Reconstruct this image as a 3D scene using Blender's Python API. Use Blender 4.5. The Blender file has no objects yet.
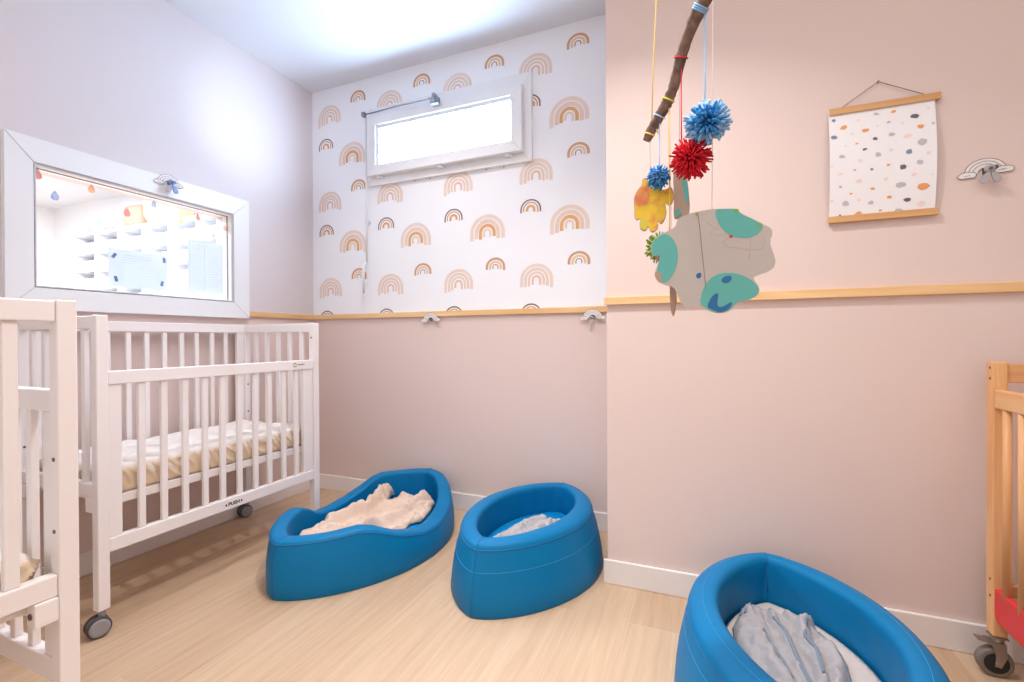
import bpy, bmesh, math, random
from mathutils import Vector, Matrix, noise
random.seed(7)
PI = math.pi
C = bpy.context.scene.collection
scene = bpy.context.scene

# ------------------------------------------------------------------ measures
CAM_H = 0.92
F_PX, YAW, PITCH, ROLL = 466.35, 0.39149, -0.005, -0.005
XL, YB, YJ, ZC, XJ = -2.256, 2.221, 1.760, 2.456, -0.341      # left wall, back wall, jutting wall, ceiling, jut corner
Z_T0, Z_T1, Z_BB = 1.044, 1.073, 0.089                       # wooden rail, baseboard
cyw, syw = math.cos(YAW), math.sin(YAW)
FW = Vector((-syw*math.cos(PITCH), cyw*math.cos(PITCH), math.sin(PITCH)))
R0 = Vector((cyw, syw, 0)); U0 = R0.cross(FW)
RT = R0*math.cos(ROLL) + U0*math.sin(ROLL)
UP = -R0*math.sin(ROLL) + U0*math.cos(ROLL)
EYE = Vector((0, 0, CAM_H))
def ray(x, y): return FW + RT*((x-512)/F_PX) - UP*((y-341)/F_PX)
def on_x(x, y, X): d = ray(x, y); return EYE + d*(X/d.x)
def on_y(x, y, Y): d = ray(x, y); return EYE + d*(Y/d.y)
def on_z(x, y, Z): d = ray(x, y); return EYE + d*((Z-CAM_H)/d.z)

# ------------------------------------------------------------------ materials
def lin(c):
    c = c/255.0
    return c/12.92 if c <= 0.04045 else ((c+0.055)/1.055)**2.4
def rgb(r, g, b): return (lin(r), lin(g), lin(b), 1)
def new_mat(name):
    m = bpy.data.materials.new(name); m.use_nodes = True
    nt = m.node_tree; b = nt.nodes['Principled BSDF']
    return m, nt, b
def mat(name, col, rough=0.5, noise_amt=0.04, scale=18, bump=0.0, bump_scale=60, metal=0.0, spec=None, stretch=None, sheen=0):
    m, nt, b = new_mat(name)
    tc = nt.nodes.new('ShaderNodeTexCoord')
    src = tc.outputs['Object']
    if stretch:
        mp = nt.nodes.new('ShaderNodeMapping'); mp.inputs['Scale'].default_value = stretch
        nt.links.new(src, mp.inputs['Vector']); src = mp.outputs['Vector']
    n = nt.nodes.new('ShaderNodeTexNoise'); n.inputs['Scale'].default_value = scale; n.inputs['Detail'].default_value = 4
    nt.links.new(src, n.inputs['Vector'])
    mx = nt.nodes.new('ShaderNodeMix'); mx.data_type = 'RGBA'
    mx.inputs[6].default_value = tuple(max(0, c*(1-noise_amt)) for c in col[:3])+(1,)
    mx.inputs[7].default_value = tuple(min(1, c*(1+noise_amt)) for c in col[:3])+(1,)
    nt.links.new(n.outputs['Fac'], mx.inputs[0]); nt.links.new(mx.outputs[2], b.inputs['Base Color'])
    b.inputs['Roughness'].default_value = rough; b.inputs['Metallic'].default_value = metal
    if spec is not None: b.inputs['Specular IOR Level'].default_value = spec
    if sheen: b.inputs['Sheen Weight'].default_value = sheen
    if bump:
        n2 = nt.nodes.new('ShaderNodeTexNoise'); n2.inputs['Scale'].default_value = bump_scale; n2.inputs['Detail'].default_value = 3
        nt.links.new(src, n2.inputs['Vector'])
        bp = nt.nodes.new('ShaderNodeBump'); bp.inputs['Strength'].default_value = bump; bp.inputs['Distance'].default_value = 0.004
        nt.links.new(n2.outputs['Fac'], bp.inputs['Height']); nt.links.new(bp.outputs['Normal'], b.inputs['Normal'])
    return m
def mat_two(name, c1, c2, scale=14, rough=0.7, lo=0.42, hi=0.58, grad=None):
    m, nt, b = new_mat(name)
    tc = nt.nodes.new('ShaderNodeTexCoord')
    n = nt.nodes.new('ShaderNodeTexNoise'); n.inputs['Scale'].default_value = scale; n.inputs['Detail'].default_value = 5
    nt.links.new(tc.outputs['Object'], n.inputs['Vector'])
    r = nt.nodes.new('ShaderNodeValToRGB')
    r.color_ramp.elements[0].position = lo; r.color_ramp.elements[0].color = c1
    r.color_ramp.elements[1].position = hi; r.color_ramp.elements[1].color = c2
    nt.links.new(n.outputs['Fac'], r.inputs['Fac']); nt.links.new(r.outputs['Color'], b.inputs['Base Color'])
    b.inputs['Roughness'].default_value = rough
    return m
def mat_wood(name, c1, c2, axis, rough=0.45, scale=9):
    m, nt, b = new_mat(name)
    tc = nt.nodes.new('ShaderNodeTexCoord'); mp = nt.nodes.new('ShaderNodeMapping')
    s = [14, 14, 14]; s[axis] = 1.2; mp.inputs['Scale'].default_value = s
    nt.links.new(tc.outputs['Object'], mp.inputs['Vector'])
    n = nt.nodes.new('ShaderNodeTexNoise'); n.inputs['Scale'].default_value = scale/4; n.inputs['Detail'].default_value = 7; n.inputs['Distortion'].default_value = 0.6
    nt.links.new(mp.outputs['Vector'], n.inputs['Vector'])
    r = nt.nodes.new('ShaderNodeValToRGB')
    r.color_ramp.elements[0].position = 0.3; r.color_ramp.elements[0].color = c1
    r.color_ramp.elements[1].position = 0.72; r.color_ramp.elements[1].color = c2
    nt.links.new(n.outputs['Fac'], r.inputs['Fac']); nt.links.new(r.outputs['Color'], b.inputs['Base Color'])
    b.inputs['Roughness'].default_value = rough
    return m
def mat_floor():
    m, nt, b = new_mat('oak_floor')
    N, L = nt.nodes.new, nt.links.new
    tc = N('ShaderNodeTexCoord')
    mp = N('ShaderNodeMapping'); mp.inputs['Rotation'].default_value = (0, 0, PI/2); mp.inputs['Location'].default_value = (0.31, 0.05, 0)
    L(tc.outputs['Object'], mp.inputs['Vector'])
    br = N('ShaderNodeTexBrick'); br.offset = 0.37; br.offset_frequency = 2
    br.inputs['Scale'].default_value = 1; br.inputs['Brick Width'].default_value = 1.22; br.inputs['Row Height'].default_value = 0.18
    br.inputs['Mortar Size'].default_value = 0.0012; br.inputs['Mortar Smooth'].default_value = 0.1
    br.inputs['Color1'].default_value = (0.25, 0.25, 0.25, 1); br.inputs['Color2'].default_value = (0.8, 0.8, 0.8, 1); br.inputs['Mortar'].default_value = (1.0, 1.0, 1.0, 1)
    L(mp.outputs['Vector'], br.inputs['Vector'])
    mp2 = N('ShaderNodeMapping'); mp2.inputs['Scale'].default_value = (26, 1.5, 1)
    L(tc.outputs['Object'], mp2.inputs['Vector'])
    ad = N('ShaderNodeVectorMath'); ad.operation = 'ADD'
    L(mp2.outputs['Vector'], ad.inputs[0])
    sc = N('ShaderNodeVectorMath'); sc.operation = 'SCALE'; sc.inputs['Scale'].default_value = 9
    L(br.outputs['Color'], sc.inputs[0]); L(sc.outputs['Vector'], ad.inputs[1])
    n = N('ShaderNodeTexNoise'); n.inputs['Scale'].default_value = 1.6; n.inputs['Detail'].default_value = 7; n.inputs['Roughness'].default_value = 0.62; n.inputs['Distortion'].default_value = 0.4
    L(ad.outputs['Vector'], n.inputs['Vector'])
    r = N('ShaderNodeValToRGB')
    r.color_ramp.elements[0].position = 0.28; r.color_ramp.elements[0].color = rgb(192, 160, 130)
    r.color_ramp.elements[1].position = 0.72; r.color_ramp.elements[1].color = rgb(211, 183, 153)
    L(n.outputs['Fac'], r.inputs['Fac'])
    mx = N('ShaderNodeMix'); mx.data_type = 'RGBA'; mx.blend_type = 'SOFT_LIGHT'; mx.inputs[0].default_value = 0.28
    L(r.outputs['Color'], mx.inputs[6]); L(br.outputs['Color'], mx.inputs[7])
    L(mx.outputs[2], b.inputs['Base Color'])
    b.inputs['Roughness'].default_value = 0.5; b.inputs['Specular IOR Level'].default_value = 0.35
    return m
def mat_emit(name, col, s):
    m, nt, b = new_mat(name)
    tc = nt.nodes.new('ShaderNodeTexCoord'); n = nt.nodes.new('ShaderNodeTexNoise'); n.inputs['Scale'].default_value = 22
    nt.links.new(tc.outputs['Object'], n.inputs['Vector'])
    r = nt.nodes.new('ShaderNodeMapRange'); r.inputs['To Min'].default_value = s*0.94; r.inputs['To Max'].default_value = s*1.06
    nt.links.new(n.outputs['Fac'], r.inputs['Value']); nt.links.new(r.outputs['Result'], b.inputs['Emission Strength'])
    b.inputs['Base Color'].default_value = (0.8, 0.8, 0.8, 1); b.inputs['Emission Color'].default_value = col; b.inputs['Roughness'].default_value = 0.3
    return m
def mat_glass(name):
    m = bpy.data.materials.new(name); m.use_nodes = True; nt = m.node_tree; nt.nodes.clear()
    o = nt.nodes.new('ShaderNodeOutputMaterial'); t = nt.nodes.new('ShaderNodeBsdfTransparent'); g = nt.nodes.new('ShaderNodeBsdfGlossy')
    t.inputs['Color'].default_value = (0.96, 0.98, 1, 1); g.inputs['Roughness'].default_value = 0.02
    x = nt.nodes.new('ShaderNodeMixShader'); x.inputs[0].default_value = 0.05
    nt.links.new(t.outputs[0], x.inputs[1]); nt.links.new(g.outputs[0], x.inputs[2]); nt.links.new(x.outputs[0], o.inputs['Surface'])
    return m
def mat_trans(name, col, amt=0.5):
    m = bpy.data.materials.new(name); m.use_nodes = True; nt = m.node_tree; nt.nodes.clear()
    o = nt.nodes.new('ShaderNodeOutputMaterial'); t = nt.nodes.new('ShaderNodeBsdfTranslucent'); g = nt.nodes.new('ShaderNodeBsdfDiffuse')
    n = nt.nodes.new('ShaderNodeTexNoise'); n.inputs['Scale'].default_value = 90
    mx = nt.nodes.new('ShaderNodeMix'); mx.data_type = 'RGBA'
    mx.inputs[6].default_value = tuple(c*0.96 for c in col[:3])+(1,); mx.inputs[7].default_value = col
    nt.links.new(n.outputs['Fac'], mx.inputs[0])
    nt.links.new(mx.outputs[2], t.inputs['Color']); nt.links.new(mx.outputs[2], g.inputs['Color'])
    x = nt.nodes.new('ShaderNodeMixShader'); x.inputs[0].default_value = amt
    nt.links.new(g.outputs[0], x.inputs[1]); nt.links.new(t.outputs[0], x.inputs[2]); nt.links.new(x.outputs[0], o.inputs['Surface'])
    return m

M = {}
M['pink'] = mat('pink_wall_paint', rgb(229, 208, 201), 0.65, 0.012, 3, 0.05, 220)
M['lilac'] = mat('pale_grey_wall_paint', rgb(222, 213, 214), 0.65, 0.012, 3, 0.05, 220)
M['ceil'] = mat('white_ceiling_paint', rgb(228, 231, 237), 0.8, 0.01, 4, 0.04, 200)
M['paper'] = mat('white_wallpaper', rgb(246, 247, 251), 0.7, 0.012, 6, 0.04, 300)
M['floor'] = mat_floor()
M['base'] = mat('white_baseboard_paint', rgb(240, 232, 228), 0.45, 0.015, 8)
M['pine'] = mat_wood('pale_pine_along_x', rgb(228, 180, 122), rgb(247, 210, 158), 0)
M['pine_y'] = mat_wood('pale_pine_along_y', rgb(222, 172, 116), rgb(244, 204, 150), 1)
M['beech'] = mat_wood('beech_upright', rgb(222, 160, 104), rgb(242, 190, 136), 2)
M['beech_y'] = mat_wood('beech_along_y', rgb(226, 168, 112), rgb(246, 198, 146), 1)
M['beech_x'] = mat_wood('beech_along_x', rgb(212, 150, 98), rgb(232, 178, 126), 0)
M['pvc'] = mat('white_window_plastic', rgb(238, 238, 240), 0.35, 0.01, 5)
M['gasket'] = mat('dark_gasket', rgb(140, 132, 132), 0.6)
M['groove'] = mat('grey_joint', rgb(196, 194, 198), 0.6)
M['glass'] = mat_glass('clear_glass')
M['day'] = mat_emit('daylit_frosted_glass', (0.52, 0.73, 1.0, 1), 33.0)
M['steel'] = mat('brushed_steel', rgb(150, 152, 160), 0.35, 0.1, 60, metal=0.9)
M['crib'] = mat('white_crib_lacquer', rgb(241, 234, 232), 0.35, 0.012, 6)
M['screw'] = mat('dark_screw', rgb(110, 95, 88), 0.4, metal=0.6)
M['tyre'] = mat('dark_grey_rubber', rgb(70, 66, 66), 0.6)
M['hub'] = mat('mid_grey_plastic', rgb(150, 148, 152), 0.5)
M['ink'] = mat('dark_print', rgb(52, 44, 44), 0.6)
M['inkbrown'] = mat('brown_print', rgb(110, 84, 76), 0.6)
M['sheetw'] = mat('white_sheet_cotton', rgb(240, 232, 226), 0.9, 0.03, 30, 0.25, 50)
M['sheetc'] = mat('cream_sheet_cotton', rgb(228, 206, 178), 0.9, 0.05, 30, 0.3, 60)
M['vinyl'] = mat('blue_vinyl', rgb(0, 116, 170), 0.5, 0.04, 5, 0.12, 26, spec=0.22)
M['vinylpad'] = mat('blue_vinyl_pad', rgb(0, 132, 196), 0.5, 0.04, 6, 0.1, 30, spec=0.22)
M['stitch'] = mat('light_blue_stitching', rgb(52, 146, 200), 0.6)
M['seam'] = mat('dark_blue_seam', rgb(10, 104, 160), 0.6)
M['beige'] = mat('beige_cotton', rgb(222, 198, 180), 0.95, 0.06, 40, 0.35, 160)
M['greycl'] = mat('light_grey_muslin', rgb(184, 180, 181), 0.95, 0.05, 40, 0.4, 140)
M['greysack'] = mat('soft_grey_jersey', rgb(166, 163, 166), 0.95, 0.06, 36, 0.35, 120)
M['piping'] = mat('slate_piping', rgb(120, 136, 152), 0.8)
M['beigesheet'] = mat('greige_sheet', rgb(214, 200, 192), 0.95, 0.03, 40, 0.2, 90)
M['red'] = mat('red_panel_paint', rgb(226, 60, 62), 0.5, 0.04, 30)
M['rubber'] = mat('grey_caster_rubber', rgb(128, 116, 108), 0.6, 0.1, 50)
M['black'] = mat('black_plastic', rgb(30, 28, 28), 0.5)
M['zinc'] = mat('zinc_steel', rgb(170, 160, 152), 0.35, 0.15, 40, metal=0.85)
M['poster'] = mat('white_poster_paper', rgb(244, 241, 243), 0.7, 0.01, 6)
M['oakbar'] = mat_wood('oak_hanger', rgb(206, 152, 98), rgb(228, 180, 124), 0)
M['cord'] = mat('brown_cord', rgb(150, 108, 78), 0.8)
M['bark'] = mat_two('rough_bark', rgb(92, 70, 60), rgb(140, 112, 98), 60, 0.9, 0.35, 0.65)
M['yarnred'] = mat('red_yarn', rgb(220, 24, 48), 0.9, 0.12, 300)
M['yarnred2'] = mat('deep_red_yarn', rgb(186, 14, 40), 0.9, 0.12, 300)
M['yarnblue'] = mat('blue_yarn', rgb(52, 142, 206), 0.9, 0.1, 300)
M['yarnpale'] = mat('pale_blue_yarn', rgb(146, 194, 236), 0.9, 0.1, 300)
M['yarnsky'] = mat('sky_blue_yarn', rgb(96, 156, 214), 0.9, 0.1, 300)
M['yarnlime'] = mat('lime_yarn', rgb(214, 214, 60), 0.9, 0.1, 300)
M['yarngreen'] = mat('olive_green_yarn', rgb(136, 160, 66), 0.9, 0.1, 300)
M['strblue'] = mat('pale_blue_string', rgb(176, 204, 236), 0.9)
M['strred'] = mat('red_string', rgb(214, 60, 70), 0.9)
M['stryellow'] = mat('yellow_string', rgb(246, 214, 120), 0.9)
M['strwhite'] = mat('white_thread', rgb(240, 226, 224), 0.9)
M['card'] = mat('grey_cardboard', rgb(200, 190, 184), 0.9, 0.03, 60)
M['cardb'] = mat('brown_cardboard', rgb(186, 160, 142), 0.9, 0.05, 60)
M['teal'] = mat('teal_paint', rgb(104, 186, 178), 0.8, 0.04, 40)
M['navy'] = mat('blue_paint', rgb(54, 112, 166), 0.8, 0.15, 60)
M['greenp'] = mat('green_paint', rgb(146, 182, 78), 0.8, 0.06, 60)
M['redp'] = mat('red_paint', rgb(222, 50, 50), 0.8)
M['scrib'] = mat('faint_red_crayon', rgb(226, 190, 178), 0.9)
M['fold'] = mat('fold_brown', rgb(150, 124, 118), 0.9)
M['hand'] = mat_two('orange_yellow_finger_paint', rgb(238, 150, 84), rgb(246, 206, 66), 36, 0.8, 0.38, 0.52)
M['handtip'] = mat_two('yellow_green_finger_paint', rgb(240, 196, 66), rgb(222, 214, 84), 40, 0.8, 0.4, 0.6)
M['handred'] = mat_two('orange_red_finger_paint', rgb(226, 128, 90), rgb(240, 168, 80), 40, 0.8, 0.4, 0.62)
M['cutwhite'] = mat('white_card_print', rgb(240, 234, 232), 0.7, 0.02, 30)
M['felt'] = mat('grey_fabric', rgb(178, 172, 174), 0.95, 0.1, 60)
M['feltd'] = mat('dark_grey_plastic', rgb(96, 90, 94), 0.6)
M['dummyblue'] = mat('blue_grey_plastic', rgb(112, 142, 192), 0.5)
M['tub'] = mat('white_plastic_tub', rgb(236, 240, 246), 0.5, 0.01)
M['shelfw'] = mat('white_shelf_board', rgb(238, 241, 246), 0.6, 0.01)
M['whitewall'] = mat('white_room_paint', rgb(240, 242, 246), 0.8, 0.01)
M['notice'] = mat_trans('blue_white_paper', rgb(228, 233, 246), 0.46)
M['pencil'] = mat('faint_grey_text', rgb(176, 186, 206), 0.8)
M['tape'] = mat('grey_blue_tape', rgb(104, 130, 168), 0.6, 0.2, 200)
M['peachcloth'] = mat('peach_cloth', rgb(220, 134, 116), 0.9, 0.05, 20)
M['creamcloth'] = mat('cream_cloth', rgb(224, 186, 140), 0.9, 0.2, 26)
M['bluebook'] = mat('blue_cover', rgb(60, 92, 176), 0.6)
M['peachbook'] = mat('peach_cover', rgb(226, 150, 128), 0.6)
RB = {'peach': mat('pale_peach_print', rgb(233, 208, 190), 0.7, 0.06, 24), 'peach2': mat('peach_print', rgb(232, 190, 166), 0.7, 0.07, 24),
      'blush': mat('blush_print', rgb(236, 214, 201), 0.7, 0.05, 24), 'tan': mat('tan_print', rgb(206, 160, 128), 0.7, 0.06, 24),
      'gold': mat('gold_print', rgb(222, 168, 112), 0.7, 0.07, 24), 'lgold': mat('light_gold_print', rgb(234, 198, 158), 0.7, 0.06, 24),
      'brown': mat('brown_watercolour_print', rgb(132, 100, 86), 0.7, 0.08, 24)}

# ------------------------------------------------------------------ helpers
def link(name, bm, mats, parent=None, smooth=False, bevel=0, seg=2):
    me = bpy.data.meshes.new(name); bm.normal_update(); bm.to_mesh(me); bm.free()
    o = bpy.data.objects.new(name, me); C.objects.link(o)
    for m in (mats if isinstance(mats, (list, tuple)) else [mats]): me.materials.append(m)
    if smooth:
        for p in me.polygons: p.use_smooth = True
    if bevel:
        b = o.modifiers.new('Bevel', 'BEVEL'); b.width = bevel; b.segments = seg; b.limit_method = 'ANGLE'; b.angle_limit = math.radians(40)
    if parent is not None: o.parent = parent
    return o
def tag(o, label, cat, group=None):
    o['label'] = label; o['category'] = cat
    if group: o['group'] = group
    return o
def thing(name, label, cat, loc=(0, 0, 0), rz=0, group=None):
    o = bpy.data.objects.new(name, None); C.objects.link(o); o.empty_display_size = 0.05
    o.location = loc; o.rotation_euler = (0, 0, rz)
    return tag(o, label, cat, group)
def struct(name, bm, mats, parent=None, **k):
    o = link(name, bm, mats, parent, **k)
    if parent is None: o['kind'] = 'structure'
    return o
KIDS = {}
def kids(o): return [c for c in bpy.data.objects if c.parent is o]
def dup(o, parent=None):
    c = o.copy(); C.objects.link(c)
    if parent is not None: c.parent = parent
    for k in kids(o): dup(k, c)
    return c
def rebase(bm, o): bmesh.ops.translate(bm, verts=bm.verts, vec=-Vector(o.location)); return bm
def box(bm, x0, x1, y0, y1, z0, z1, mi=0):
    v = [bm.verts.new(p) for p in ((x0,y0,z0),(x1,y0,z0),(x1,y1,z0),(x0,y1,z0),(x0,y0,z1),(x1,y0,z1),(x1,y1,z1),(x0,y1,z1))]
    for f in ((0,3,2,1),(4,5,6,7),(0,1,5,4),(1,2,6,5),(2,3,7,6),(3,0,4,7)):
        fc = bm.faces.new([v[i] for i in f]); fc.material_index = mi
    return v
def nb(): return bmesh.new()
def bx(*a, **k): b = bmesh.new(); box(b, *a, **k); return b
def tube(bm, pts, r, n=8, mi=0, cap=True):
    pts = [Vector(p) for p in pts]; rings = []
    rr = r if isinstance(r, (list, tuple)) else [r]*len(pts)
    prev = None
    for i, p in enumerate(pts):
        d = (pts[min(i+1, len(pts)-1)] - pts[max(i-1, 0)]).normalized()
        if prev is None:
            a = Vector((0, 0, 1)) if abs(d.z) < 0.9 else Vector((1, 0, 0))
            u = d.cross(a).normalized()
        else:
            u = (prev - d*prev.dot(d)).normalized()
        prev = u; w = d.cross(u)
        rings.append([bm.verts.new(p + (u*math.cos(2*PI*k/n) + w*math.sin(2*PI*k/n))*rr[i]) for k in range(n)])
    for a, b in zip(rings, rings[1:]):
        for k in range(n):
            f = bm.faces.new((a[k], a[(k+1) % n], b[(k+1) % n], b[k])); f.material_index = mi; f.smooth = True
    if cap:
        f = bm.faces.new(rings[0][::-1]); f.material_index = mi
        f = bm.faces.new(rings[-1]); f.material_index = mi
def tube_loop(bm, pts, r, n=6):
    P = [Vector(p) for p in pts]; N = len(P); rings = []
    for i in range(N):
        d = (P[(i+1) % N] - P[i-1]).normalized()
        u = d.cross(Vector((0, 0, 1))).normalized(); w = d.cross(u)
        rings.append([bm.verts.new(P[i] + (u*math.cos(2*PI*k/n)+w*math.sin(2*PI*k/n))*r) for k in range(n)])
    for i in range(N):
        a, b = rings[i], rings[(i+1) % N]
        for k in range(n):
            f = bm.faces.new((a[k], a[(k+1) % n], b[(k+1) % n], b[k])); f.smooth = True
def cyl(bm, c, axis, r, h, n=24, mi=0, r2=None):
    c = Vector(c); d = Vector(axis).normalized()
    tube(bm, [c-d*h/2, c+d*h/2], [r, r if r2 is None else r2], n, mi)
def prism(bm, pts, thick, mi=0):
    """pts: coplanar 3-D outline; thick: vector to extrude by"""
    t = Vector(thick); a = [bm.verts.new(Vector(p)) for p in pts]; b = [bm.verts.new(Vector(p)+t) for p in pts]
    n = len(a)
    fa = bm.faces.new(a); fb = bm.faces.new(b[::-1]); fs = [fa, fb]
    for i in range(n): fs.append(bm.faces.new((a[(i+1) % n], a[i], b[i], b[(i+1) % n])))
    for f in fs: f.material_index = mi
    bmesh.ops.recalc_face_normals(bm, faces=fs)
    bmesh.ops.triangulate(bm, faces=[fa, fb])
def smooth_poly(pts, k=2):
    """Chaikin corner cutting on a closed outline"""
    for _ in range(k):
        out = []
        for i in range(len(pts)):
            a, b = Vector(pts[i]), Vector(pts[(i+1) % len(pts)])
            out += [a*0.75+b*0.25, a*0.25+b*0.75]
        pts = out
    return pts
def ball(bm, c, rx, ry, rz, mi=0, u=20, v=12):
    r = bmesh.ops.create_uvsphere(bm, u_segments=u, v_segments=v, radius=1)
    for w in r['verts']: w.co = Vector((w.co.x*rx+c[0], w.co.y*ry+c[1], w.co.z*rz+c[2]))
    for f in set(f for w in r['verts'] for f in w.link_faces): f.smooth = True; f.material_index = mi
def text_mesh(name, s, size, m, parent, mw, extr=0.0004):
    cu = bpy.data.curves.new(name, 'FONT'); cu.body = s; cu.size = size; cu.extrude = extr; cu.offset = size*0.025; cu.align_x = 'CENTER'; cu.align_y = 'CENTER'
    t = bpy.data.objects.new('tmp', cu); C.objects.link(t)
    dg = bpy.context.evaluated_depsgraph_get()
    me = bpy.data.meshes.new_from_object(t.evaluated_get(dg)); me.name = name
    bpy.data.objects.remove(t); bpy.data.curves.remove(cu)
    me.transform(mw); me.materials.clear(); me.materials.append(m)
    o = bpy.data.objects.new(name, me); C.objects.link(o); o.parent = parent
    return o
def slab(x0, x1, y0, y1, z0, z1, r, step=0.02, disp=None):
    """rounded box as one dense skin"""
    bm = nb(); lo = Vector((x0, y0, z0)); hi = Vector((x1, y1, z1)); sz = hi-lo; grid = {}
    def vert(p):
        k = tuple(round(c, 5) for c in p)
        if k not in grid:
            c = Vector([min(max(p[i], lo[i]+r), hi[i]-r) for i in range(3)])
            d = Vector(p)-c; n = d.normalized() if d.length > 1e-9 else Vector((0, 0, 1))
            q = c+n*min(d.length, r) if d.length > 1e-9 else Vector(p)
            if disp: q = q+disp(q, n)
            grid[k] = bm.verts.new(q)
        return grid[k]
    for ax in range(3):
        u, w = (ax+1) % 3, (ax+2) % 3
        nu = max(2, int(sz[u]/step)); nw = max(2, int(sz[w]/step))
        for side in (0, 1):
            def P(i, j):
                p = [0, 0, 0]; p[ax] = hi[ax] if side else lo[ax]; p[u] = lo[u]+sz[u]*i/nu; p[w] = lo[w]+sz[w]*j/nw
                return vert(p)
            for i in range(nu):
                for j in range(nw):
                    q = [P(i, j), P(i+1, j), P(i+1, j+1), P(i, j+1)]
                    if not side: q.reverse()
                    try: bm.faces.new(q).smooth = True
                    except ValueError: pass
    return bm

# ------------------------------------------------------------------ the room
WT = 0.10
b = nb(); box(b, -7.0, 2.4, -1.9, 3.2, -0.08, 0.0)
struct('floor', b, M['floor'])
b = nb(); box(b, -7.0, 2.4, -1.9, 3.2, ZC, ZC+0.08)
struct('ceiling', b, M['ceil'])
# left wall with the opening towards the next room
WY0, WY1, WZ0, WZ1 = 0.909, 1.665, 1.123, 1.558
b = nb()
box(b, XL-WT, XL, -1.9, YB+WT, 0, 1.058, 0)
box(b, XL-WT, XL, -1.9, WY0, 1.058, ZC, 1); box(b, XL-WT, XL, WY1, YB+WT, 1.058, ZC, 1)
box(b, XL-WT, XL, WY0, WY1, 1.058, WZ0, 1); box(b, XL-WT, XL, WY0, WY1, WZ1, ZC, 1)
struct('wall_left', b, [M['pink'], M['lilac']])
# back wall: paint below the wooden rail, rainbow wallpaper above it, opening for the high window
TX0, TX1, TZ0, TZ1 = -1.745, -0.885, 1.905, 2.155
b = nb(); mats = [M['pink'], M['paper']] + list(RB.values()); RI = {k: i+2 for i, k in enumerate(RB)}
zs = 1.058
box(b, XL-WT, 2.4, YB, YB+WT, 0, zs, 0)
box(b, XL-WT, TX0, YB, YB+WT, zs, ZC, 1); box(b, TX1, 2.4, YB, YB+WT, zs, ZC, 1)
box(b, TX0, TX1, YB, YB+WT, zs, TZ0, 1); box(b, TX0, TX1, YB, YB+WT, TZ1, ZC, 1)
def rainbow(bm, cx, zb, rx, ry, leg, bands, y):
    for r0, r1, key in bands:
        n = 22; prev = None
        pts = [PI*k/n for k in range(n+1)]
        seq = [(1.0, 0.0, -1)] + [(math.cos(t), math.sin(t), 0) for t in pts] + [(-1.0, 0.0, -1)]
        rowA = []; rowB = []
        wob = random.uniform(-0.25, 0.25)
        for c, s, l in seq:
            lg = leg*(1+wob*(1 if c > 0 else -1))*(0.5+0.5*r1) if l else 0
            for row, rr in ((rowA, r0), (rowB, r1)):
                x = cx + c*rx*rr; z = zb + leg + s*ry*rr - lg
                row.append(bm.verts.new((min(max(x, XL+0.001), -0.30), y, min(max(z, 1.050), ZC-0.001))))
        for i in range(len(seq)-1):
            try:
                f = bm.faces.new((rowA[i], rowA[i+1], rowB[i+1], rowB[i])); f.material_index = RI[key]
            except ValueError: pass
PX_, PY_ = 0.4453, 0.5275
KINDS = {
 'P': (-2.118, 1.238, 0.088, 0.082, 0.038, [(0.80, 1.0, 'blush'), (0.58, 0.74, 'peach'), (0.38, 0.52, 'peach'), (0.16, 0.29, 'peach2')]),
 'G': (-1.945, 1.508, 0.100, 0.096, 0.036, [(0.80, 1.0, 'blush'), (0.53, 0.74, 'peach'), (0.31, 0.49, 'gold'), (0.13, 0.24, 'peach')]),
 'S': (-1.899, 1.312, 0.056, 0.050, 0.015, [(0.76, 1.0, 'tan'), (0.44, 0.66, 'lgold'), (0.22, 0.30, 'brown')]),
 'D': (-2.147, 1.592, 0.056, 0.052, 0.015, [(0.86, 1.0, 'brown'), (0.62, 0.74, 'tan'), (0.22, 0.46, 'gold')]),
}
for key, (x0, z0, rx, ry, leg, bands) in KINDS.items():
    for i in range(0, 5):
        for j in range(-1, 3):
            cx, zc = x0+PX_*i, z0+PY_*j
            if zc > 2.5 or zc < 1.0 or cx-rx > -0.33: continue
            rainbow(b, cx, zc-(ry+leg)/2, rx, ry, leg, bands, YB-0.0006)
struct('wall_back', b, mats)
b = bx(XJ, 2.4, YJ, YB-0.002, 0, ZC)
struct('wall_right', b, M['pink'], bevel=0.004)
struct('wall_side', bx(2.4, 2.5, -1.9, YB+WT, 0, ZC), M['pink'])
# wooden rails
struct('trim_1', bx(XL+0.0005, XL+0.013, 1.764, YB-0.001, Z_T0, Z_T1), M['pine_y'], bevel=0.002)
struct('trim_2', bx(XL+0.0135, XJ-0.004, YB-0.0145, YB-0.001, Z_T0, Z_T1), M['pine'], bevel=0.002)
struct('trim_3', bx(XJ-0.006, 2.4, YJ-0.0165, YJ-0.0005, Z_T0, Z_T1), M['pine'], bevel=0.002)
def baseboard(name, x0, x1, y0, y1):
    struct(name, bx(x0, x1, y0, y1, 0.0, Z_BB), M['base'], bevel=0.003)
baseboard('baseboard_left', XL+0.0005, XL+0.012, -1.9, YB-0.013)
baseboard('baseboard_back', XL+0.0125, XJ-0.0135, YB-0.0125, YB-0.0005)
baseboard('baseboard_right', XJ-0.0125, 2.4, YJ-0.0125, YJ-0.0005)
# next room behind the inner window
struct('wall_far', bx(-7.0, XL-WT-0.001, 3.0, 3.1, 0, ZC), M['whitewall'])
struct('wall_outer', bx(-7.1, -7.0, -1.9, 3.1, 0, ZC), M['whitewall'])

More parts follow.
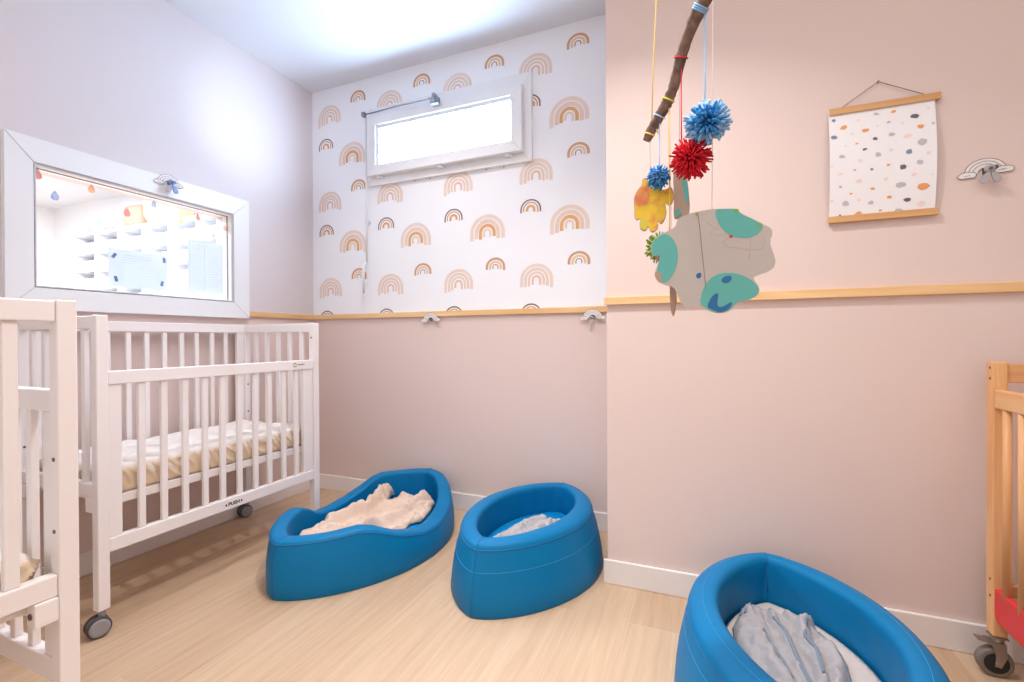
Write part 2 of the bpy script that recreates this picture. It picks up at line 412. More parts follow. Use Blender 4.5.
# inner window: mitred white casing, lip, gasket, pane
def frame_members(bm, pl, o, i, d0, d1):
    """four mitred boards; o/i = (a0,a1,z0,z1) outer/inner; pl maps (a,z,d) to a point"""
    O = [(o[0], o[2]), (o[1], o[2]), (o[1], o[3]), (o[0], o[3])]; I = [(i[0], i[2]), (i[1], i[2]), (i[1], i[3]), (i[0], i[3])]
    for k in range(4):
        l = (k+1) % 4
        prism(bm, [pl(*O[k], d0), pl(*O[l], d0), pl(*I[l], d0), pl(*I[k], d0)], Vector(pl(0, 0, d1))-Vector(pl(0, 0, d0)))
w = thing('window_1', 'x', 'window', (XL, 1.292, 1.34)); 
for k in ('label', 'category'): del w[k]
w['kind'] = 'structure'
plx = lambda a, z, d: (XL+d, a, z)
b = nb(); frame_members(b, plx, (0.823, 1.761, 1.034, 1.655), (0.900, 1.674, 1.114, 1.567), 0.0, 0.022)
frame_members(b, plx, (0.905, 1.669, 1.119, 1.562), (0.9101, 1.6639, 1.1241, 1.5569), -0.05, 0.014)
link('window_frame', rebase(b, w), M['pvc'], w, bevel=0.0016)
b = nb(); frame_members(b, plx, (0.903, 1.671, 1.117, 1.564), (0.907, 1.667, 1.121, 1.560), 0.0, 0.0195)
for (ya, za, yb, zb) in ((0.826, 1.652, 0.903, 1.564), (1.758, 1.652, 1.671, 1.564), (0.826, 1.037, 0.903, 1.117), (1.758, 1.037, 1.671, 1.117)):
    tube(b, [(XL+0.0222, ya, za), (XL+0.0222, yb, zb)], 0.0008, 4)
link('frame_joint', rebase(b, w), M['groove'], w)
b = nb(); frame_members(b, plx, (0.9102, 1.6638, 1.1242, 1.5568), (0.9118, 1.6622, 1.1258, 1.5546), -0.019, -0.010)
link('gasket', rebase(b, w), M['gasket'], w)
b = bx(XL-0.018, XL-0.0135, 0.9102, 1.6638, 1.1242, 1.5568)
link('pane', rebase(b, w), M['glass'], w)

# high tilting window in the wallpapered wall, with its crank rod
w2 = thing('window_2', 'x', 'window', (-1.3, YB, 2.03))
for k in ('label', 'category'): del w2[k]
w2['kind'] = 'structure'
ply = lambda a, z, d: (a, YB-d, z)
b = nb(); frame_members(b, ply, (-1.808, -0.797, 1.812, 2.258), (-1.748, -0.880, 1.900, 2.160), -0.04, 0.020)
link('window_frame', rebase(b, w2), M['pvc'], w2, bevel=0.002)
b = nb(); frame_members(b, ply, (-1.790, -0.838, 1.857, 2.190), (-1.732, -0.896, 1.916, 2.142), 0.0205, 0.055)
s = link('sash', rebase(b, w2), M['pvc'], w2, bevel=0.003)
b = nb(); frame_members(b, ply, (-1.7315, -0.8965, 1.9165, 2.1415), (-1.716, -0.9, 1.920, 2.124), 0.022, 0.044)
link('glazing_bead', rebase(b, w2), M['pvc'], w2, bevel=0.001)
b = nb()
for q in ((-1.716, 2.1235, -0.9, 2.1235), (-1.7155, 1.92, -1.7155, 2.124)): tube(b, [(q[0], YB-0.0445, q[1]), (q[2], YB-0.0445, q[3])], 0.0012, 4)
link('gasket', rebase(b, w2), M['groove'], w2)
b = bx(-1.735, -0.893, YB-0.028, YB-0.020, 1.912, 2.146)
link('pane', rebase(b, w2), M['day'], w2)
for hx in (-1.715, -1.315, -0.917):
    b = nb(); box(b, hx-0.020, hx+0.020, YB-0.038, YB-0.0205, 1.844, 1.856); box(b, hx-0.011, hx+0.011, YB-0.05, YB-0.038, 1.846, 1.855)
    link('hinge', rebase(b, w2), M['pvc'], w2, bevel=0.003)
b = nb(); box(b, -1.825, -1.807, YB-0.06, YB-0.038, 2.205, 2.23); tube(b, [(-1.818, YB-0.05, 2.215), (-1.62, YB-0.064, 2.212), (-1.34, YB-0.075, 2.203)], 0.0038, 8)
ar = link('opener_arm', rebase(b, w2), M['steel'], w2)
b = nb(); tube(b, [(-1.62, YB-0.062, 2.2195), (-1.36, YB-0.075, 2.212)], 0.006, 8)
link('arm_sleeve', rebase(b, w2), M['pvc'], w2)
b = nb(); box(b, -1.345, -1.300, YB-0.088, YB-0.056, 2.168, 2.206); box(b, -1.332, -1.313, YB-0.095, YB-0.06, 2.20, 2.222); cyl(b, (-1.322, YB-0.09, 2.19), (0, 1, 0), 0.010, 0.014, 12)
link('arm_bracket', rebase(b, w2), M['steel'], w2, bevel=0.002)
b = nb(); tube(b, [(-1.818, YB-0.028, 2.21), (-1.818, YB-0.028, 1.36)], 0.0055, 8); box(b, -1.826, -1.81, YB-0.03, YB-0.001, 1.60, 1.615)
link('crank_rod', rebase(b, w2), M['pvc'], w2)
b = nb(); tube(b, [(-1.818, YB-0.03, 1.365), (-1.828, YB-0.045, 1.352), (-1.828, YB-0.045, 1.19)], 0.0075, 8); tube(b, [(-1.84, YB-0.04, 1.185), (-1.82, YB-0.05, 1.18)], 0.006, 8)
tube(b, [(-1.828, YB-0.045, 1.245), (-1.800, YB-0.055, 1.238)], 0.004, 6)
link('crank_handle', rebase(b, w2), M['pvc'], w2)

# ------------------------------------------------------------------ white cribs
L_, W_ = 0.897, 0.50
def make_crib():
    r = thing('baby_crib', 'white slatted baby crib on casters standing under the inner window', 'crib', group='white baby cribs')
    hx, hy = L_/2, W_/2; m = M['crib']
    def P(name, bm, mm, par=r, **k): return link(name, bm, mm, par, **k)
    for sx in (-1, 1):
        for sy in (-1, 1):
            x0, x1 = sorted((sx*hx, sx*(hx-0.032))); y0, y1 = sorted((sy*hy, sy*(hy-0.032)))
            po = P('post', bx(x0, x1, y0, y1, 0.080, 1.0), m, bevel=0.003)
            for zz in (0.62, 0.76, 0.93):
                b = nb(); cyl(b, ((x1 if sx < 0 else x0), (y0+y1)/2, zz), (1, 0, 0), 0.004, 0.003, 10); P('screw', b, M['screw'], po)
            for zz in (0.55, 0.69):
                b = nb(); cyl(b, ((x0+x1)/2, (y1 if sy < 0 else y0), zz), (0, 1, 0), 0.004, 0.003, 10); P('screw', b, M['screw'], po)
            # swivel caster with twin wheels
            c = Vector(((x0+x1)/2, (y0+y1)/2, 0.0))
            b = nb(); cyl(b, c+Vector((0, 0, 0.066)), (0, 0, 1), 0.009, 0.0275, 12)
            ax = (Vector((-0.22, -0.975, 0))).normalized(); side = ax.cross(Vector((0, 0, 1)))
            off = c + side*0.010 + Vector((0, 0, 0.0315))
            hood = []
            tube(b, [off-ax*0.005, off+ax*0.005], 0.027, 20)
            ca = P('caster', b, M['hub'])
            for t in (-1, 1):
                b = nb(); cyl(b, off+ax*t*0.0135, ax, 0.0315, 0.014, 28); 
                wh = P('wheel', b, M['tyre'], ca, bevel=0.004)
                b = nb(); tube(b, [off+ax*t*0.0200, off+ax*t*0.0222, off+ax*t*0.0234], [0.0265, 0.0265, 0.020], 28)
                P('wheel_cap', b, M['hub'], ca)
    # end panels
    for sx in (-1, 1):
        xa, xb = sorted((sx*(hx-0.004), sx*(hx-0.028)))
        for z0, z1 in ((0.957, 0.998), (0.428, 0.470)):
            P('end_rail', bx(xa, xb, -hy+0.0322, hy-0.0322, z0, z1), m, bevel=0.003)
        for k in range(5):
            yc = -hy+0.032+0.0468+0.0155+k*0.0778
            x2, x3 = sorted((sx*(hx-0.009), sx*(hx-0.023)))
            P('slat', bx(x2, x3, yc-0.0108, yc+0.0108, 0.4702, 0.9568), m, bevel=0.002)
    us = [0.124, 0.193, 0.264, 0.336, 0.404, 0.474, 0.546, 0.613, 0.686, 0.754]
    us = [-hx+u*L_/0.882 for u in us]
    # back panel
    for z0, z1 in ((0.957, 0.998), (0.40, 0.44)):
        P('back_rail', bx(-hx+0.0322, hx-0.0322, hy-0.032, hy-0.006, z0, z1), m, bevel=0.003)
    for xs in (-1, 1):
        x0, x1 = sorted((xs*(hx-0.033), xs*(hx-0.072))); P('stile', bx(x0, x1, hy-0.028, hy-0.010, 0.4402, 0.9568), m, bevel=0.002)
    for x in us: P('slat', bx(x-0.0095, x+0.0095, hy-0.026, hy-0.012, 0.4402, 0.9568), m, bevel=0.002)
    # drop side, lowered
    for z0, z1 in ((0.781, 0.8235), (0.252, 0.2955)):
        e = P('drop_side_rail', bx(-hx+0.0324, hx-0.0324, -hy+0.004, -hy+0.030, z0, z1), m, bevel=0.0025)
        if z0 > 0.5: top_rail = e
    P('drop_side_stile', bx(-hx+0.0335, -hx+0.071, -hy+0.008, -hy+0.026, 0.2957, 0.7808), m, bevel=0.002)
    P('drop_side_stile', bx(hx-0.088, hx-0.034, -hy+0.008, -hy+0.026, 0.2957, 0.7808), m, bevel=0.002)
    for x in us: P('slat', bx(x-0.0052, x+0.0148, -hy+0.010, -hy+0.024, 0.2957, 0.7808), m, bevel=0.002)
    tr = Matrix.Translation((0.004, -hy+0.0036, 0.272)) @ Matrix.Rotation(PI/2, 4, 'X') @ Matrix.Scale(1.1, 4, (1, 0, 0))
    text_mesh('push_lettering', 'PUSH', 0.0185, M['ink'], e, tr)
    b = nb()
    for s in (-1, 1):
        b = nb(); prism(b, [(0.004+s*0.038, -hy+0.0034, 0.272), (0.004+s*0.030, -hy+0.0034, 0.278), (0.004+s*0.030, -hy+0.0034, 0.266)], (0, 0.0005, 0)); P('push_arrow', b, M['ink'], e)
    b = nb(); cx = 0.307
    for k in range(14):
        a0 = 2*PI*k/14; a1 = 2*PI*(k+0.75)/14; ro, ri = 0.0090, 0.0050+0.002*(k % 3)/2
        prism(b, [(cx+math.cos(a)*q, -hy+0.0034, 0.804+math.sin(a)*q*1.15) for a, q in ((a0, ro), (a1, ro), (a1, ri), (a0, ri))], (0, 0.0005, 0))
    x = cx+0.018
    for k, wd in enumerate((0.006, 0.004, 0.004, 0.005, 0.003, 0.004, 0.004)):
        box(b, x, x+wd*0.45, -hy+0.0034, -hy+0.0039, 0.801, 0.808); box(b, x+wd*0.45, x+wd, -hy+0.0034, -hy+0.0039, 0.8035, 0.8055); x += wd+0.0012
    P('maker_mark', b, M['inkbrown'], top_rail)
    # mattress support frame and its bolted blocks
    for y0, y1 in ((-hy+0.034, -hy+0.058), (hy-0.062, hy-0.036)): P('base_rail', bx(-hx+0.033, hx-0.033, y0, y1, 0.390, 0.418), m, bevel=0.002)
    P('mattress_base', bx(-hx+0.033, hx-0.033, -hy+0.0581, hy-0.0621, 0.406, 0.4165), m)
    for sx in (-1, 1):
        for sy in (-1, 1):
            x0, x1 = sorted((sx*(hx-0.0), sx*(hx-0.032))); y0, y1 = sorted((sy*(hy-0.0325), sy*(hy-0.068)))
            bl = P('support_block', bx(x0, x1, y0, y1, 0.382, 0.4275), m, bevel=0.003)
            b = nb(); yy = y1 if sy < 0 else y0
            tube(b, [((x0+x1)/2, yy-0.001*sy*-1, 0.404), ((x0+x1)/2, yy-sy*0.002, 0.404)], 0.006, 14)
            P('screw', b, M['screw'], bl)
    return r
crib = make_crib(); crib.location = (-1.73-W_/2, 0.838+L_/2, 0); crib.rotation_euler = (0, 0, PI/2)
crib2 = dup(crib); crib2.location = (-1.15-L_/2, 0.527-W_/2, 0); crib2.rotation_euler = (0, 0, PI)
crib2['label'] = 'white baby crib nearest the camera, cut off by the left picture edge'

def make_mattress():
    r = thing('crib_mattress', 'crib mattress in a ruched cream sheet inside the crib under the window', 'mattress', group='crib mattresses')
    hx, hy = L_/2-0.041, W_/2-0.042
    def d1(q, n):
        top = max(0, n.z); s = (noise.noise(Vector((q.x*16+q.y*10, q.y*26-q.x*5, q.z*10)))*0.007+(1-abs(noise.noise(Vector((q.x*9-q.y*14, q.y*9, 4)))))**5*0.006)*top
        return Vector((0, 0, s))
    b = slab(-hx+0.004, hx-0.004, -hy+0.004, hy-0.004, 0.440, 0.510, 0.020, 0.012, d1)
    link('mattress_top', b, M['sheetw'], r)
    def d2(q, n):
        t = abs(n.x)+abs(n.y); s = q.x if abs(n.y) > abs(n.x) else q.y
        f = (1-abs(math.sin(s*95+q.z*70+3.0*noise.noise(Vector((s*11, q.z*9, 1))))))**2*0.010 + noise.noise(Vector((s*40, q.z*26, 3)))*0.006 - 0.004
        return Vector((n.x, n.y, 0))*f*t*0.9
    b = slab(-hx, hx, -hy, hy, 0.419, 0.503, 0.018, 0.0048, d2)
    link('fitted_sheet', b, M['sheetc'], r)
    return r
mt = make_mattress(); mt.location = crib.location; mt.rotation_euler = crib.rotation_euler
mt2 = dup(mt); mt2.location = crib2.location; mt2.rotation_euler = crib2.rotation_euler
mt2['label'] = 'cream sheeted mattress corner inside the cut off crib nearest the camera'

# ------------------------------------------------------------------ blue foam nests
NS = 160
def ring(P, a, bl, z, qo=None):
    cx, cy, rot, q, eg = P; q = qo or q; out = []; c, s = math.cos(rot), math.sin(rot)
    br, bf = bl if isinstance(bl, tuple) else (bl, bl)
    for k in range(NS):
        t = 2*PI*k/NS; ct = math.cos(t); st = math.sin(t)
        wd = math.copysign(max(0.0, 1-ct*ct)**q, st) if abs(st) > 1e-6 else 0.0
        bb = br if st > 0 else bf
        x = a*ct; y = bb*wd*(1+eg*ct)
        zz = z(math.degrees(t)) if callable(z) else z
        out.append(Vector((cx+x*c-y*s, cy+x*s+y*c, zz)))
    return out
def lerp(A, B, t): return [p.lerp(q, t) for p, q in zip(A, B)]
def skin(bm, rings, mi=0):
    rows = [[bm.verts.new(p) for p in R] for R in rings]
    for A, B in zip(rows, rows[1:]):
        for k in range(NS):
            f = bm.faces.new((A[k], A[(k+1) % NS], B[(k+1) % NS], B[k])); f.smooth = True; f.material_index = mi
    return rows
def foam_nest(label, P, base, crease, inner, zc, zt, zi, zpad, stitch=None, rimstitch=False, qo=None, seams=(0, NS//2)):
    """base / crease / inner = (a, b) half sizes; z's may be functions of the angle around the nest"""
    Z = lambda f, t: f(t) if callable(f) else f
    B0 = ring(P, base[0]-0.004, tuple(x-0.004 for x in base[1]) if isinstance(base[1], tuple) else base[1]-0.004, 0.0, qo)
    B1 = ring(P, base[0], base[1], lambda t: 0.008, qo)
    CR = ring(P, crease[0], crease[1], zc, qo); IN = ring(P, inner[0], inner[1], zi)
    ib = tuple(x+0.004 for x in inner[1]) if isinstance(inner[1], tuple) else inner[1]+0.004
    IB = ring(P, inner[0]+0.004, ib, zpad-0.03)
    rings = [B0, lerp(B0, B1, 0.6), B1]
    for t in (0.25, 0.5, 0.75):
        R = lerp(B1, CR, t); cen = Vector((P[0], P[1], 0)); bul = 0.007*math.sin(PI*t)
        R = [p + (Vector((p.x, p.y, 0))-cen).normalized()*bul for p in R]; rings.append(R)
    side_rings = rings[2:]
    rings.append(CR)
    rim = []
    for k in range(1, 8):
        t = k/8; R = []
        for i, (c, n) in enumerate(zip(CR, IN)):
            ang = 360*i/NS; top = Z(zt, ang)
            x = 0.5-0.5*math.cos(PI*t); p = c.lerp(n, x)
            p.z = c.z + (n.z-c.z)*x + (top-(c.z+n.z)/2)*math.sin(PI*t)**0.75
            R.append(p)
        rim.append(R)
    rings += rim + [IN]
    for t in (0.12, 0.3, 0.6, 1.0):
        R = lerp(IN, IB, t)
        R = [p + Vector((noise.noise(Vector((i*0.16, t*3, P[0]*9)))*0.004, noise.noise(Vector((i*0.16, t*3, 5+P[1]*9)))*0.004, 0)) for i, p in enumerate(R)]
        rings.append(R)
    loc = Vector((P[0], P[1], 0))
    r = thing('foam_nest', label, 'baby nest', loc, 0, 'blue vinyl floor nests')
    b = nb(); rows = skin(b, rings)
    b.faces.new(rows[0][::-1])
    sh = link('foam_wall', rebase(b, r), M['vinyl'], r)
    # pad inside
    b = nb(); E = [Vector((p.x, p.y, zpad-0.028)) for p in IB]; cen = Vector((P[0], P[1], 0))
    prs = []
    for t, dz in ((1.0, 0.0), (0.985, 0.016), (0.95, 0.024), (0.85, 0.029), (0.6, 0.032), (0.3, 0.033), (0.04, 0.033)):
        prs.append([Vector((cen.x+(p.x-cen.x)*t*0.992, cen.y+(p.y-cen.y)*t*0.992, zpad-0.03+dz)) for p in E])
    rows = skin(b, prs); b.faces.new(rows[-1]); b.faces.new(rows[0][::-1])
    link('floor_pad', rebase(b, r), M['vinylpad'], r)
    # seams
    b = nb(); tube_loop(b, CR, 0.0022)
    link('rim_seam', rebase(b, r), M['seam'], r)
    if stitch:
        b = nb(); t = stitch*4; i = int(t); R = lerp((side_rings+[CR])[i], (side_rings+[CR])[min(i+1, 4)], t-i)
        tube_loop(b, [p+(Vector((p.x, p.y, 0))-loc).normalized()*0.0003 for p in R], 0.0008)
        link('stitch_line', rebase(b, r), M['stitch'], r)
    if rimstitch:
        b = nb(); tube_loop(b, [p+Vector((0, 0, 0.0002)) for p in rim[3]], 0.0008)
        link('stitch_line', rebase(b, r), M['stitch'], r)
    for k in seams:
        b = nb(); tube(b, [R[k]+Vector((0, 0, 0.0004)) for R in rings[2:-1]], 0.0016, 6)
        link('panel_seam', rebase(b, r), M['seam'], r)
    return r, IB
# low front and back dips of the long nest, as heights around it
TAB = [(0, .208), (35, .21), (50, .213), (57, .200), (65, .168), (76, .138), (88, .122), (97, .124), (104, .140), (110, .170), (119, .200), (130, .203), (180, .200), (214, .205),
       (230, .212), (238, .196), (250, .152), (266, .114), (281, .112), (300, .140), (318, .178), (335, .204), (360, .208)]
def hz(t, d=0.0):
    t %= 360
    for (a, za), (b_, zb) in zip(TAB, TAB[1:]):
        if a <= t <= b_:
            u = (t-a)/(b_-a); u = u*u*(3-2*u) if False else u
            return za+(zb-za)*u+d
    return TAB[0][1]+d
P1 = (-1.398, 1.702, 1.549, 0.666, 0.028)
P2 = (-0.663, 1.773, 1.448, 0.682, 0.062)
P3 = (0.213, 1.294, 1.679, 0.79, 0.026)
foam_nest('long blue foam nest with dipped sides, beige cloth inside, beside the crib', P1, (0.511, (0.300, 0.335)), (0.497, (0.288, 0.318)), (0.430, (0.222, 0.250)),
          lambda t: hz(t, -0.010), lambda t: hz(t, 0.006), lambda t: hz(t, -0.008), 0.095)
foam_nest('oval blue foam nest between the long nest and the wall corner', P2, (0.416, 0.283), (0.381, 0.237), (0.322, 0.162), 0.211, 0.238, 0.222, 0.12, stitch=0.67, qo=0.655)
foam_nest('oval blue foam nest lined with a greige sheet, cut by the bottom edge', P3, (0.420, 0.288), (0.394, 0.253), (0.331, 0.180), 0.205, 0.242, 0.224, 0.10, stitch=0.82, rimstitch=True, qo=0.60)

# ------------------------------------------------------------------ crumpled cloths
def seg_d(p, a, b):
    ab = b-a; t = max(0, min(1, (p-a).dot(ab)/max(ab.length_squared, 1e-12))); q = a+ab*t
    return (p-q).length, q
def cloth(poly, z0, h0, ridges, namp=0.008, nsc=26, step=0.006, thick=0.0025, edge=0.018, famp=0.0, fdir=0.0, fsc=9):
    poly = [Vector((p[0], p[1])) for p in poly]; n = len(poly)
    def inside(p):
        c = False
        for i in range(n):
            a, b = poly[i], poly[i-1]
            if (a.y > p.y) != (b.y > p.y) and p.x < (b.x-a.x)*(p.y-a.y)/(b.y-a.y)+a.x: c = not c
        return c
    def near(p): return min((seg_d(p, poly[i], poly[(i+1) % n]) for i in range(n)), key=lambda t: t[0])
    x0 = min(p.x for p in poly); x1 = max(p.x for p in poly); y0 = min(p.y for p in poly); y1 = max(p.y for p in poly)
    bm = nb(); g = {}
    def vv(i, j):
        if (i, j) not in g: g[i, j] = bm.verts.new((x0+i*step, y0+j*step, 0))
        return g[i, j]
    for i in range(int((x1-x0)/step)+1):
        for j in range(int((y1-y0)/step)+1):
            if inside(Vector((x0+(i+.5)*step, y0+(j+.5)*step))):
                bm.faces.new((vv(i, j), vv(i+1, j), vv(i+1, j+1), vv(i, j+1))).smooth = True
    bnd = set(v for e in bm.edges if e.is_boundary for v in e.verts)
    rid = [([Vector((q[0], q[1])) for q in pl], h, w) for pl, h, w in ridges]
    for v in bm.verts:
        p = Vector((v.co.x, v.co.y))
        d, q = near(p)
        if v in bnd: v.co.x, v.co.y = q.x, q.y; d = 0
        e = min(1, d/edge)**0.6
        z = h0*e
        for pl, h, w in rid:
            dd = min(seg_d(p, a, b)[0] for a, b in zip(pl, pl[1:]))
            z += h*math.exp(-(dd/w)**2)*min(1, 0.15+e)
        q3 = Vector((p.x*nsc, p.y*nsc, z0*7))
        z += (abs(noise.noise(q3))*1.3 + noise.noise(q3*2.3)*0.5)*namp*min(1, 0.2+e)
        if famp:
            ca, sa = math.cos(fdir), math.sin(fdir); u_, v_ = p.x*ca+p.y*sa, -p.x*sa+p.y*ca
            wq = noise.noise(Vector((p.x*7, p.y*7, 2)))*0.05
            for q, (k1, k2) in enumerate(((1, 3.4), (2.1, 4.6))):
                z += (1-abs(noise.noise(Vector((u_*fsc*k1, (v_+wq)*fsc*k2, 3+q*5)))))**6*famp*(1 if q == 0 else 0.6)*min(1, 0.15+e)
        v.co.z = z0+max(0.001, z)
    return bm
def cloth_thing(name, label, cat, bm, m, loc, thick=0.0025):
    loc = Vector(loc)
    bmesh.ops.translate(bm, verts=bm.verts, vec=-loc)
    o = link(name, bm, m, None, smooth=True); o.location = loc
    s = o.modifiers.new('Solidify', 'SOLIDIFY'); s.thickness = thick; s.offset = 1
    return tag(o, label, cat)
def floorpts(px, z): return [tuple(on_z(x, y, z))[:2] for x, y in px]
def keep_in(pts, P, a, bl, m=0.012):
    br, bf = bl if isinstance(bl, tuple) else (bl, bl)
    R = ring(P, a-m, (br-m, bf-m), 0); n = len(R); out = []
    def ins(p):
        c = False
        for i in range(n):
            u, v = R[i], R[i-1]
            if (u.y > p[1]) != (v.y > p[1]) and p[0] < (v.x-u.x)*(p[1]-u.y)/(v.y-u.y)+u.x: c = not c
        return c
    for p in pts:
        t = 1.0
        while t > 0.2 and not ins((P[0]+(p[0]-P[0])*t, P[1]+(p[1]-P[1])*t)): t -= 0.01
        out.append((P[0]+(p[0]-P[0])*t, P[1]+(p[1]-P[1])*t))
    return out
zc1 = 0.125
poly1 = floorpts([(293.7, 531.5), (305, 529), (313.6, 526), (320.7, 522.5), (331, 515), (344, 512), (357, 509), (364, 506), (372.6, 499), (377.3, 491.2), (386, 488), (395.5, 487), (396, 489.5), (389, 494.0), (387, 498), (399, 495), (413.6, 495), (420.7, 493), (427.7, 495), (434.7, 499),
                  (430, 507), (420.7, 516.7), (410, 519), (402, 527), (396, 530.2), (379.6, 529), (360, 530), (330, 536), (300, 540), (290, 538)], zc1)
r1 = [(floorpts([(392, 492), (381, 494), (374, 504), (364, 513), (347, 519), (330, 524)], zc1), 0.052, 0.021),
      (floorpts([(424, 499), (415, 507), (400, 516), (386, 523), (366, 529)], zc1), 0.044, 0.022),
      (floorpts([(385, 505), (372, 516), (352, 526)], zc1), -0.016, 0.016), (floorpts([(398, 494), (410, 500), (404, 507)], zc1), 0.016, 0.016),
      (floorpts([(320, 527), (340, 528), (356, 532)], zc1), 0.015, 0.015)]
cloth_thing('baby_blanket', 'crumpled beige cotton cloth lying in the long blue nest', 'cloth', cloth(keep_in(poly1, P1, 0.430, (0.222, 0.250)), 0.100, 0.012, r1, 0.006, 34, 0.0045, famp=0.015, fdir=1.25, fsc=7), M['beige'], (-1.35, 1.70, 0.098))
zc2 = 0.145
poly2 = floorpts([(480, 549), (488, 541), (497, 535), (509, 527.8), (516, 523), (524.5, 519), (534, 518), (543.5, 514.7), (550.5, 520), (560, 521.5), (566, 523), (558, 529), (549, 533), (535, 540), (520, 545), (500, 549)], zc2)
r2 = [(floorpts([(543, 518), (530, 524), (512, 533), (495, 542)], zc2), 0.016, 0.018), (floorpts([(560, 524), (545, 528), (528, 536)], zc2), 0.016, 0.014),
      (floorpts([(550, 522), (548, 530)], zc2), 0.012, 0.010), (floorpts([(520, 526), (508, 540)], zc2), -0.006, 0.01)]
cloth_thing('muslin_cloth', 'crumpled light grey muslin cloth lying in the middle oval nest', 'cloth', cloth(keep_in(poly2, P2, 0.322, 0.162), 0.125, 0.010, r2, 0.008, 36, 0.0045, famp=0.012, fdir=1.1, fsc=8), M['greycl'], (-0.62, 1.7, 0.123))
# fitted sheet and sleep sack in the right nest
sheetp = [tuple(p)[:2] for p in ring(P3, 0.326, 0.176, 0)]
cloth_thing('nest_sheet', 'smooth greige sheet lining the nest under the grey sleep sack', 'sheet', cloth(sheetp, 0.1045, 0.004, [], 0.003, 16, 0.008, edge=0.012), M['beigesheet'], (0.213, 1.294, 0.104), 0.001)
zc3 = 0.13
poly3 = floorpts([(733, 626), (738, 616), (745, 610), (753, 607.5), (762, 612), (770, 616), (778, 617), (788, 616), (797, 616), (806, 618), (813, 624), (818, 632), (829, 642), (840, 652), (848, 668), (853, 686), (850, 705), (820, 716), (785, 712), (765, 694), (748, 668), (739, 650), (735, 638)], zc3)
r3 = [(floorpts([(772, 619), (774, 630), (784, 642), (790, 654), (800, 676), (812, 700)], zc3), 0.022, 0.010), (floorpts([(812, 626), (803, 634), (806, 648), (816, 664), (824, 690)], zc3), 0.024, 0.010),
      (floorpts([(750, 615), (757, 638), (770, 664), (786, 690)], zc3), 0.018, 0.030), (floorpts([(788, 622), (800, 630)], zc3), 0.018, 0.014),
      (floorpts([(830, 650), (838, 672), (838, 696)], zc3), 0.016, 0.020), (floorpts([(790, 636), (800, 660), (806, 690)], zc3), -0.006, 0.010)]
bm3 = cloth(keep_in(poly3, P3, 0.331, 0.180), 0.118, 0.014, r3, 0.006, 26, 0.0042, famp=0.009, fdir=1.9, fsc=8)
sack = cloth_thing('sleep_sack', 'rumpled grey sleep sack with slate piping lying on the greige sheet', 'cloth', bm3, M['greysack'], (0.22, 1.15, 0.111))
def cloth_z(o, x, y):
    best = min(o.data.vertices, key=lambda v: (v.co.x+o.location.x-x)**2+(v.co.y+o.location.y-y)**2); return best.co.z+o.location.z
b = nb()
for line in ([(745, 610), (752, 607.5), (762, 612), (771, 618), (774, 630), (784, 642), (790, 654), (800, 676), (812, 700)], [(789, 616), (797, 616), (806, 618), (813, 624), (806, 634), (805, 648), (816, 664), (824, 690)], [(764, 640), (772, 655), (784, 672), (792, 690)], [(818, 634), (829, 644), (839, 654), (846, 669), (850, 686)], [(741, 622), (743, 616), (748, 611), (750, 616), (745, 622)]):
    pts = []
    for (x, y) in line:
        p = on_z(x, y, zc3); p.z = cloth_z(sack, p.x, p.y)+0.003; pts.append(p-sack.location)
    tube(b, pts, 0.0040, 6)
link('piping', b, M['piping'], sack)

# ------------------------------------------------------------------ beech crib at the right edge
wx, wy = 0.7175, 1.655
wc = thing('wooden_crib', 'beech crib with red side panel on steel casters at the right picture edge', 'crib', (wx+0.30, wy-0.55, 0))
Wd, Ln = 0.62, 1.16                    # across x, along y
def WP(name, bm, m, par=wc, **k): return link(name, rebase(bm, wc), m, par, **k)
for px_ in (wx, wx+Wd-0.032):
    for py_ in (wy, wy-Ln):
        po = WP('post', bx(px_, px_+0.032, py_, py_+0.034, 0.1085, 0.851), M['beech'], bevel=0.004, seg=3)
        b = nb()
        for zz in (0.835, 0.806, 0.26, 0.215): cyl(b, (px_-0.0002 if px_ == wx else px_+0.0322, py_+0.012, zz), (1, 0, 0), 0.0035, 0.002, 10)
        WP('screw', b, M['screw'], po)
        # braked steel caster
        cc = Vector((px_+0.014, py_+0.010, 0))
        b = nb(); box(b, px_-0.004, px_+0.036, py_-0.006, py_+0.034, 0.1235, 0.1278); cyl(b, cc+Vector((0, 0, 0.118)), (0, 0, 1), 0.016, 0.012, 16)
        box(b, cc.x-0.030, cc.x+0.014, cc.y-0.020, cc.y+0.020, 0.104, 0.112)
        for sy in (-1, 1):
            yy = cc.y+sy*0.0185
            prism(b, [(cc.x-0.022, yy, 0.108), (cc.x+0.014, yy, 0.108), (cc.x+0.016, yy, 0.070), (cc.x+0.002, yy, 0.036), (cc.x-0.014, yy, 0.038), (cc.x-0.012, yy, 0.072)], (0, 0.002*sy, 0))
            cyl(b, (cc.x-0.008, yy+0.002*sy, 0.046), (0, 1, 0), 0.006, 0.005, 10)
        prism(b, [(cc.x-0.054, cc.y-0.014, 0.111), (cc.x-0.024, cc.y-0.016, 0.106), (cc.x-0.024, cc.y+0.016, 0.106), (cc.x-0.054, cc.y+0.014, 0.111)], (0, 0, 0.004))
        small = lambda m_: (bmesh.ops.transform(m_, verts=m_.verts, matrix=Matrix.Translation(cc) @ Matrix.Scale(0.845, 4) @ Matrix.Translation(-cc)), m_)[1]
        ca = WP('caster', small(b), M['zinc'], wc)
        b = nb(); cyl(b, (cc.x-0.008, cc.y, 0.046), (0, 1, 0), 0.046, 0.030, 36)
        WP('wheel', small(b), M['rubber'], ca, bevel=0.006, seg=3)
        b = nb(); cyl(b, (cc.x-0.008, cc.y, 0.046), (0, 1, 0), 0.032, 0.0335, 32)
        WP('wheel_hub', small(b), M['black'], ca, bevel=0.001)
